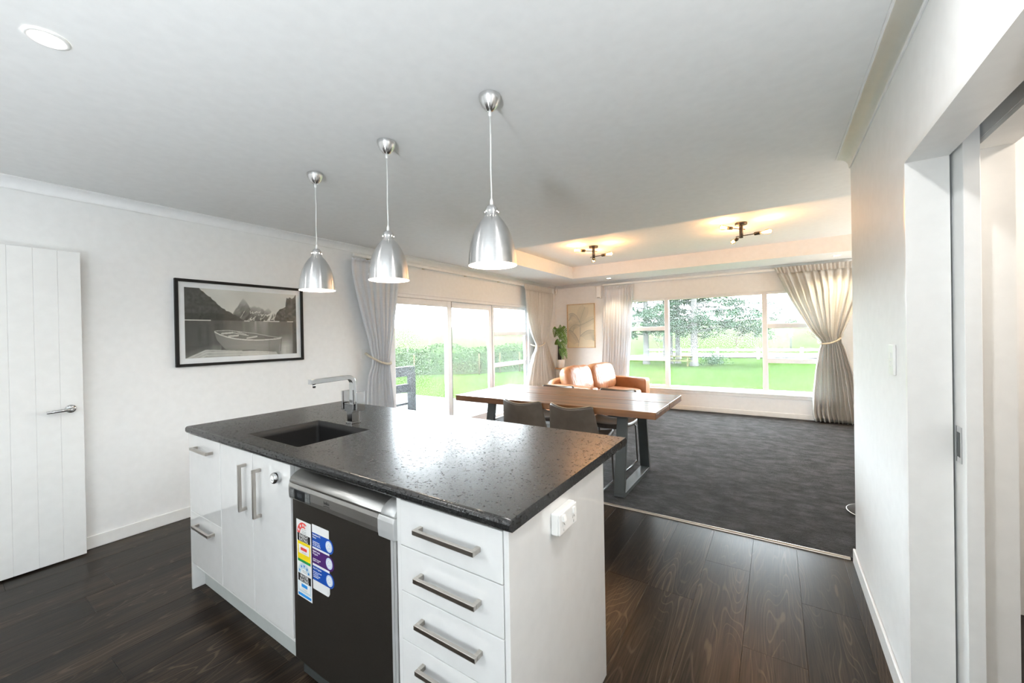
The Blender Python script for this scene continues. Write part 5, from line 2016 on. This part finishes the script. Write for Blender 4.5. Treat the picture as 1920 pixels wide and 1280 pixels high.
def leaf(base, tip, width, seed, holes=True, roll=0.0):
    """heart shaped leaf with slots, from base (stalk end) to tip"""
    rr = random.Random(seed)
    b, t_ = Vector(base), Vector(tip)
    d = t_ - b
    L_ = d.length
    d.normalize()
    view = Vector((0.45, -0.85, 0.25)).normalized()
    side = d.cross(view).normalized()
    nrm_ = side.cross(d)
    side = (side * math.cos(roll) + nrm_ * math.sin(roll)).normalized()
    nrm_ = side.cross(d)
    NU, NV = 15, 18
    m = MB()
    for j in range(NV + 1):
        v = j / NV
        w_ = width * 0.5 * (math.sin(PI * min(1, v * 0.93 + 0.07) ** 0.62)) ** 0.8
        back = -0.12 * L_
        for i in range(NU + 1):
            u = (i / NU - 0.5) * 2
            y = v * L_ + back * (u * u) * (1 - v) * 1.2
            curl = -0.10 * L_ * v * v - 0.22 * w_ * u * u
            m.v.append(tuple(b + d * y + side * (u * w_) + nrm_ * curl))
    for j in range(NV):
        for i in range(NU):
            u = abs((i + 0.5) / NU - 0.5) * 2
            slot = holes and 0.18 < u < (0.86 if seed % 2 else 0.96) and 2 < j < NV - 2 and (j + int(3 * u)) % 3 == 0
            if slot:
                continue
            a = j * (NU + 1) + i
            m.face([a, a + 1, a + NU + 2, a + NU + 1], True)
    o = m.build('leaf', LEAF, pp, fix=False)
    so_ = o.modifiers.new('thickness', 'SOLIDIFY')
    so_.thickness = 0.0012
    return b


stalks = MB()
lv = [((-0.07, 0.0, 0.78), (-0.125, -0.02, 0.60), 0.155, 1), ((0.03, -0.02, 0.79), (0.135, -0.05, 0.62), 0.19, 2), ((0.00, -0.03, 0.76), (0.055, -0.06, 0.55), 0.16, 3),
      ((0.06, 0, 0.62), (0.155, -0.04, 0.47), 0.13, 4), ((-0.01, -0.04, 0.53), (-0.105, -0.06, 0.46), 0.12, 6), ((0.02, -0.03, 0.51), (0.125, -0.05, 0.36), 0.15, 5),
      ((0.03, -0.02, 0.38), (0.075, -0.05, 0.17), 0.12, 7), ((0.09, -0.01, 0.36), (0.15, -0.03, 0.18), 0.085, 8), ((0.0, 0.02, 0.70), (-0.02, 0.04, 0.86), 0.12, 10)]
for (b, t_, w_, s_) in lv:
    leaf(b, t_, w_, s_, holes=s_ != 6)
    stalks.tube([(-0.02, 0, max(0.2, b[2] - 0.22)), ((b[0] - 0.02) / 2, b[1] * 0.5, b[2] - 0.08), b], 0.0045, 6)
stalks.build('stems', STEMG, pp)

# ================================================================== OUTDOORS
def ground(x, y):
    z = -0.38
    r = max(0.0, y - 30)
    z += 0.034 * r * min(1, r / 12)
    l = max(0.0, -x - 22)
    zz = 0.040 * l * min(1, l / 14)
    z += zz * (1 if y < 40 else max(0.3, 1 - (y - 40) / 120))
    z += 0.05 * math.sin(x * 0.13 + 1) * math.sin(y * 0.11) * min(1, max(r, l) / 10)
    return min(z, 7.5)


def nonlin(a, b, k, t):
    return a + (b - a) * (abs(2 * t - 1) ** k * math.copysign(1, 2 * t - 1) * 0.5 + 0.5)


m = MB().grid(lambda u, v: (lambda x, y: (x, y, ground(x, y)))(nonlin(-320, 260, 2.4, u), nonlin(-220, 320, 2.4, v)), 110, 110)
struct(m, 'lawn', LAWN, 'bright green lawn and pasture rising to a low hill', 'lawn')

dk = thing('deck', (-6.6, 3.2, -0.20), 'weathered timber deck outside the sliding door', 'deck')
bw = 0.14
dme = {}
x = XL - 0.135
k = 0
while x > -9.6:
    m = MB().box(-bw / 2 + 0.003, bw / 2 - 0.003, -3.75, 3.75, 0.112, 0.140)
    if 'd' not in dme:
        dme['d'] = m.mesh('deck_board', DECKM)
    o = link('deck_board', dme['d'], dk)
    o.location = (x - bw / 2 + 6.6, 0, 0)
    x -= bw
m = MB()
for y in (-3.6, -1.8, 0, 1.8, 3.6):
    m.box(-3.0, 2.55, y - 0.05, y + 0.05, -0.17, 0.111)
m.build('bearers', POSTW, dk)

bn = thing('outdoor_bench', (-4.90, 3.48, -0.06), 'black timber outdoor bench seat on the deck behind the dusty glass', 'bench', rz=PI)
m = MB()
for y in (-0.72, 0.72):
    for x in (-0.30, 0.30):
        MB().box(x - 0.045, x + 0.045, y - 0.045, y + 0.045, 0, 0.90 if x < 0 else 0.60).build('leg', BLACKW, bn, bevel=0.003)
    MB().box(-0.30, 0.34, y - 0.05, y + 0.05, 0.60, 0.65).build('armrest', BLACKW, bn, bevel=0.003)
    MB().box(-0.25, 0.25, y - 0.02, y + 0.02, 0.16, 0.24).build('side_rail', BLACKW, bn, bevel=0.003)
for k in range(4):
    MB().box(-0.26 + 0.14 * k, -0.13 + 0.14 * k, -0.675, 0.675, 0.42, 0.455).build('seat_slat', BLACKW, bn, bevel=0.003)
MB().box(-0.34, -0.26, -0.76, 0.76, 0.86, 1.0).build('top_rail', BLACKW, bn, bevel=0.003)
MB().box(-0.31, -0.27, -0.675, 0.675, 0.62, 0.74).build('back_slat', BLACKW, bn, bevel=0.003)
MB().box(0.26, 0.29, -0.675, 0.675, 0.32, 0.415).build('front_rail', BLACKW, bn, bevel=0.003)


def leaf_cards(m, pts, size, rr, n=1, flat_=0.0):
    for p in pts:
        for _ in range(n):
            a, b = rr.uniform(0, 2 * PI), rr.uniform(-1, 1)
            d = Vector((math.cos(a), math.sin(a), b * (1 - flat_))).normalized()
            s = d.cross(Vector((rr.uniform(-1, 1), rr.uniform(-1, 1), rr.uniform(-1, 1)))).normalized()
            q = size * rr.uniform(0.6, 1.4)
            c = Vector(p)
            i = len(m.v)
            m.v += [tuple(c - s * q * 0.35), tuple(c + d * q), tuple(c + s * q * 0.35), tuple(c - d * q * 0.4)]
            m.face([i, i + 1, i + 2, i + 3])


# hedge along the garden edge
HP = [(-26, 3.0), (-20.5, 7.4), (-14.6, 12.6), (-11.7, 14.8), (-10.5, 17.2), (-10.0, 20.5)]
rr = random.Random(11)
hl = []
for (a, b) in zip(HP, HP[1:]):
    n = int(math.hypot(b[0] - a[0], b[1] - a[1]) * 1000)
    for _ in range(n):
        t_ = rr.random()
        hl.append((a[0] + (b[0] - a[0]) * t_, a[1] + (b[1] - a[1]) * t_))
m = MB()
pts = []
for (x, y) in hl:
    h_ = 1.22 + 0.10 * math.sin(x * 2.3) + 0.06 * math.sin(y * 5.1)
    e = rr.random()
    if e < 0.35:
        pts.append((x + rr.uniform(-0.4, 0.4), y + rr.uniform(-0.4, 0.4), ground(x, y) + h_ + rr.uniform(-0.12, 0.06)))
    else:
        s_ = 0.42 * rr.choice((-1, 1))
        pts.append((x + s_ * 0.7 + rr.uniform(-0.08, 0.08), y - s_ * 0.72 + rr.uniform(-0.08, 0.08), ground(x, y) + 0.1 + (h_ - 0.1) * rr.random()))
leaf_cards(m, pts, 0.085, rr)
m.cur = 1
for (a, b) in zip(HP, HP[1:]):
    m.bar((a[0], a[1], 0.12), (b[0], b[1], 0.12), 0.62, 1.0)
tag(m.build('hedge', [HEDGE, HEDGEC], fix=False), 'clipped green hedge along the lawn beyond the deck', 'hedge')
fp_ = thing('hedge_fence', (-12.5, 13.6, -0.38), 'row of timber posts and wires standing against the hedge', 'fence')
for k in range(11):
    i = k / 10 * 3.999
    j = int(i)
    a, b = HP[j + 1 if j < 4 else 4], HP[j + 2 if j < 4 else 5] if j + 2 < 6 else HP[5]
    j0 = 1 + min(3, j)
    a, b = HP[j0], HP[j0 + 1]
    f = i - j
    x, y = a[0] + (b[0] - a[0]) * f + 0.45, a[1] + (b[1] - a[1]) * f - 0.5
    MB().tube([(x + 12.5, y - 13.6, 0), (x + 12.5, y - 13.6, 0.95)], 0.032, 8).build('post', POSTW, fp_)

# pines beyond the lawn
def pine(x, y, r, h, crown0, spread, nb, label, seed, lean=(0, 0), extra=()):
    rr = random.Random(seed)
    z0 = ground(x, y) - 0.05
    t = thing('pine_tree', (x, y, z0), label, 'tree', 'pines beyond the lawn')
    pts = [(lean[0] * f * f * h, lean[1] * f * f * h, h * f) for f in (0, 0.03, 0.1, 0.25, 0.45, 0.7, 1.0)]
    m = MB().tube(pts, [r * 1.45, r * 1.1, r, r * 0.9, r * 0.75, r * 0.5, r * 0.12], 12)
    m.build('trunk', BARK, t)
    mb, mf = MB(), MB()
    br = [(rr.uniform(0, 2 * PI), crown0 + (h - crown0) * (k + rr.random()) / nb, None) for k in range(nb)] + list(extra)
    for (a, zb, ln) in br:
        ln = ln or spread * rr.uniform(0.65, 1.1) * (1 - 0.55 * max(0, (zb - crown0)) / (h - crown0))
        d = Vector((math.cos(a), math.sin(a), 0))
        f0 = zb / h
        o = Vector((lean[0] * f0 * f0 * h, lean[1] * f0 * f0 * h, zb))
        up = rr.uniform(0.05, 0.35)
        P = [o + d * ln * f + Vector((0, 0, ln * (up * f - 0.30 * f * f))) for f in (0, 0.25, 0.5, 0.75, 1)]
        mb.tube(P, [r * 0.32, r * 0.24, r * 0.17, r * 0.10, r * 0.03], 6)
        cl = []
        for _ in range(int(9 * ln)):
            f = rr.uniform(0.22, 1.02) ** 0.8
            i = min(3, int(f * 4))
            p = P[i].lerp(P[i + 1], f * 4 - i)
            w_ = 0.45 * ln * 0.35 + 0.15
            c = p + Vector((rr.gauss(0, w_ * 0.6), rr.gauss(0, w_ * 0.6), rr.gauss(-0.05, 0.14)))
            for _ in range(46):
                cl.append(c + Vector((rr.gauss(0, 0.14), rr.gauss(0, 0.14), rr.gauss(0, 0.06))))
        leaf_cards(mf, cl, 0.075, rr)
    mb.build('branches', BARK, t)
    mf.build('foliage', PINE, t, fix=False)
    return t


pine(-3.50, 22.3, 0.165, 10.5, 2.4, 3.0, 26, 'pine with a bare trunk beside the garden picnic table', 31, (0.02, 0.0),
     extra=[(0.58, 1.75, 3.3), (0.75, 2.3, 3.6), (0.35, 2.7, 3.5), (3.9, 2.0, 2.2), (3.5, 2.5, 2.6), (-0.9, 2.6, 2.2), (0.2, 3.2, 3.2), (2.0, 2.2, 2.0)])
pine(-4.95, 23.6, 0.15, 10.0, 2.2, 2.6, 24, 'pine with two close trunks seen past the window mullion', 32, extra=[(3.7, 1.9, 2.4), (0.5, 2.1, 2.0), (-0.8, 2.3, 2.0)])
pine(-4.60, 23.9, 0.13, 9.0, 2.6, 2.2, 20, 'slimmer pine close behind the tree with two trunks', 35)
pine(-6.05, 22.8, 0.16, 10.0, 2.2, 2.6, 24, 'pine framed in the side pane next to the straight curtain', 33, extra=[(3.7, 1.7, 2.2), (0.6, 2.0, 2.2), (-0.7, 2.2, 2.2)])
pine(-5.60, 25.5, 0.16, 10.0, 2.5, 2.6, 24, 'pine half hidden behind the window mullion', 34)


def bare_tree(x, y, h, label, seed):
    rr = random.Random(seed)
    z0 = ground(x, y) - 0.03
    t = thing('bare_tree', (x, y, z0), label, 'tree', 'leafless trees on the pasture')
    tr, tw = MB(), MB()

    def grow(p, d, l, r, lev):
        q = p + d * l
        (tr if lev == 0 else tw).tube([p, p.lerp(q, 0.5) + Vector((rr.gauss(0, l * 0.03), rr.gauss(0, l * 0.03), 0)), q], [r, r * 0.85, r * 0.68], 5 if lev < 2 else 3, cap=False)
        if lev >= 5:
            return
        for k in range(3 if lev < 3 else 2):
            a = rr.uniform(0, 2 * PI)
            e = (d + Vector((math.cos(a), math.sin(a), 0.1)) * rr.uniform(0.45, 0.85)).normalized()
            grow(q, e, l * rr.uniform(0.62, 0.85), r * 0.62, lev + 1)
    grow(Vector((0, 0, 0)), Vector((0, 0, 1)), h * 0.22, h * 0.022, 0)
    tr.build('trunk', TWIG, t, fix=False)
    tw.build('twigs', TWIG, t, fix=False)


bare_tree(-4.9, 31.0, 2.6, 'leafless tree just beside the bare pine trunk', 51)
bare_tree(-2.4, 34.0, 2.9, 'wide leafless tree in the middle of the large window pane', 52)
bare_tree(2.6, 33.0, 3.0, 'leafless tree seen through the pane next to the gathered curtain', 53)
bare_tree(-7.9, 33.5, 2.6, 'leafless tree behind the twin pine trunks', 54)

# picnic table under the pines
pc = thing('picnic_table', (-4.28, 22.2, ground(-4.28, 22.2)), 'weathered mossy picnic table under the pines', 'picnic table', rz=0.15)
pc.scale = (0.8, 0.8, 0.68)
for k in range(5):
    MB().box(-0.85, 0.85, -0.36 + 0.145 * k, -0.225 + 0.145 * k, 0.70, 0.74).build('top_board', MOSSY, pc)
for s in (-1, 1):
    for q in (0, 1):
        MB().box(-0.9, 0.9, s * 0.72 - 0.13 + 0.135 * q, s * 0.72 - 0.005 + 0.135 * q, 0.41, 0.45).build('seat_board', MOSSY, pc)
for x in (-0.6, 0.6):
    m = MB()
    m.bar((x, -0.25, 0.70), (x, -0.62, 0.0), 0.05, 0.1, (1, 0, 0)).bar((x, 0.25, 0.70), (x, 0.62, 0.0), 0.05, 0.1, (1, 0, 0))
    m.build('leg', MOSSY, pc)
    MB().box(x + 0.03, x + 0.07, -0.8, 0.8, 0.33, 0.41).build('bearer', MOSSY, pc)

sh_ = thing('garden_shrub', (-2.75, 22.9, ground(-2.75, 22.9)), 'small dark green shrub at the foot of the bare pine trunk', 'shrub')
m = MB()
pts = [(rr.gauss(0.1, 0.30), rr.gauss(0.1, 0.25), 0.06 + abs(rr.gauss(0.25, 0.18))) for _ in range(700)]
leaf_cards(m, pts, 0.07, rr)
m.build('foliage', PINE, sh_, fix=False)
MB().tube([(0, 0, 0), (0.05, 0.03, 0.4)], 0.02, 6).build('stem', BARK, sh_)

# white rail fence along the drive
fe = thing('rail_fence', (0, 28.0, -0.38), 'low white post and rail fence along the far edge of the lawn', 'fence')
fx = [(-7.5 + 2.2 * k, 0.0 + 0.28 * k) for k in range(9)]
for (a, b) in fx:
    MB().box(a - 0.07, a + 0.07, b - 0.07, b + 0.07, 0, 0.72).build('post', RAILW, fe)
for (p, q) in zip(fx, fx[1:]):
    for zz in (0.30, 0.58):
        MB().bar((p[0], p[1], zz), (q[0], q[1], zz), 0.04, 0.13).build('rail', RAILW, fe)
dr = tag(MB().prism([(-9, 0), (12, 2.6), (12, 4.2), (-9, 1.6)], 0, 0.02, 'z').build('driveway', mat('pale_gravel', (0.055, 0.054, 0.050), 0.9, noise=0.15, nscale=3)), 'pale gravel drive running behind the white rail fence', 'driveway', kind='structure')
dr.location = (0, 28.7, -0.33)
ul = thing('utility_pole', (1.0, 38.0, ground(1.0, 38.0)), 'thin timber pole with a pale box standing on the pasture', 'pole')
MB().tube([(0, 0, 0), (0, 0, 3.2)], 0.06, 8).build('shaft', BARK, ul)
MB().box(-0.12, 0.12, -0.18, -0.06, 1.15, 1.5).build('meter_box', WHITEPL, ul)
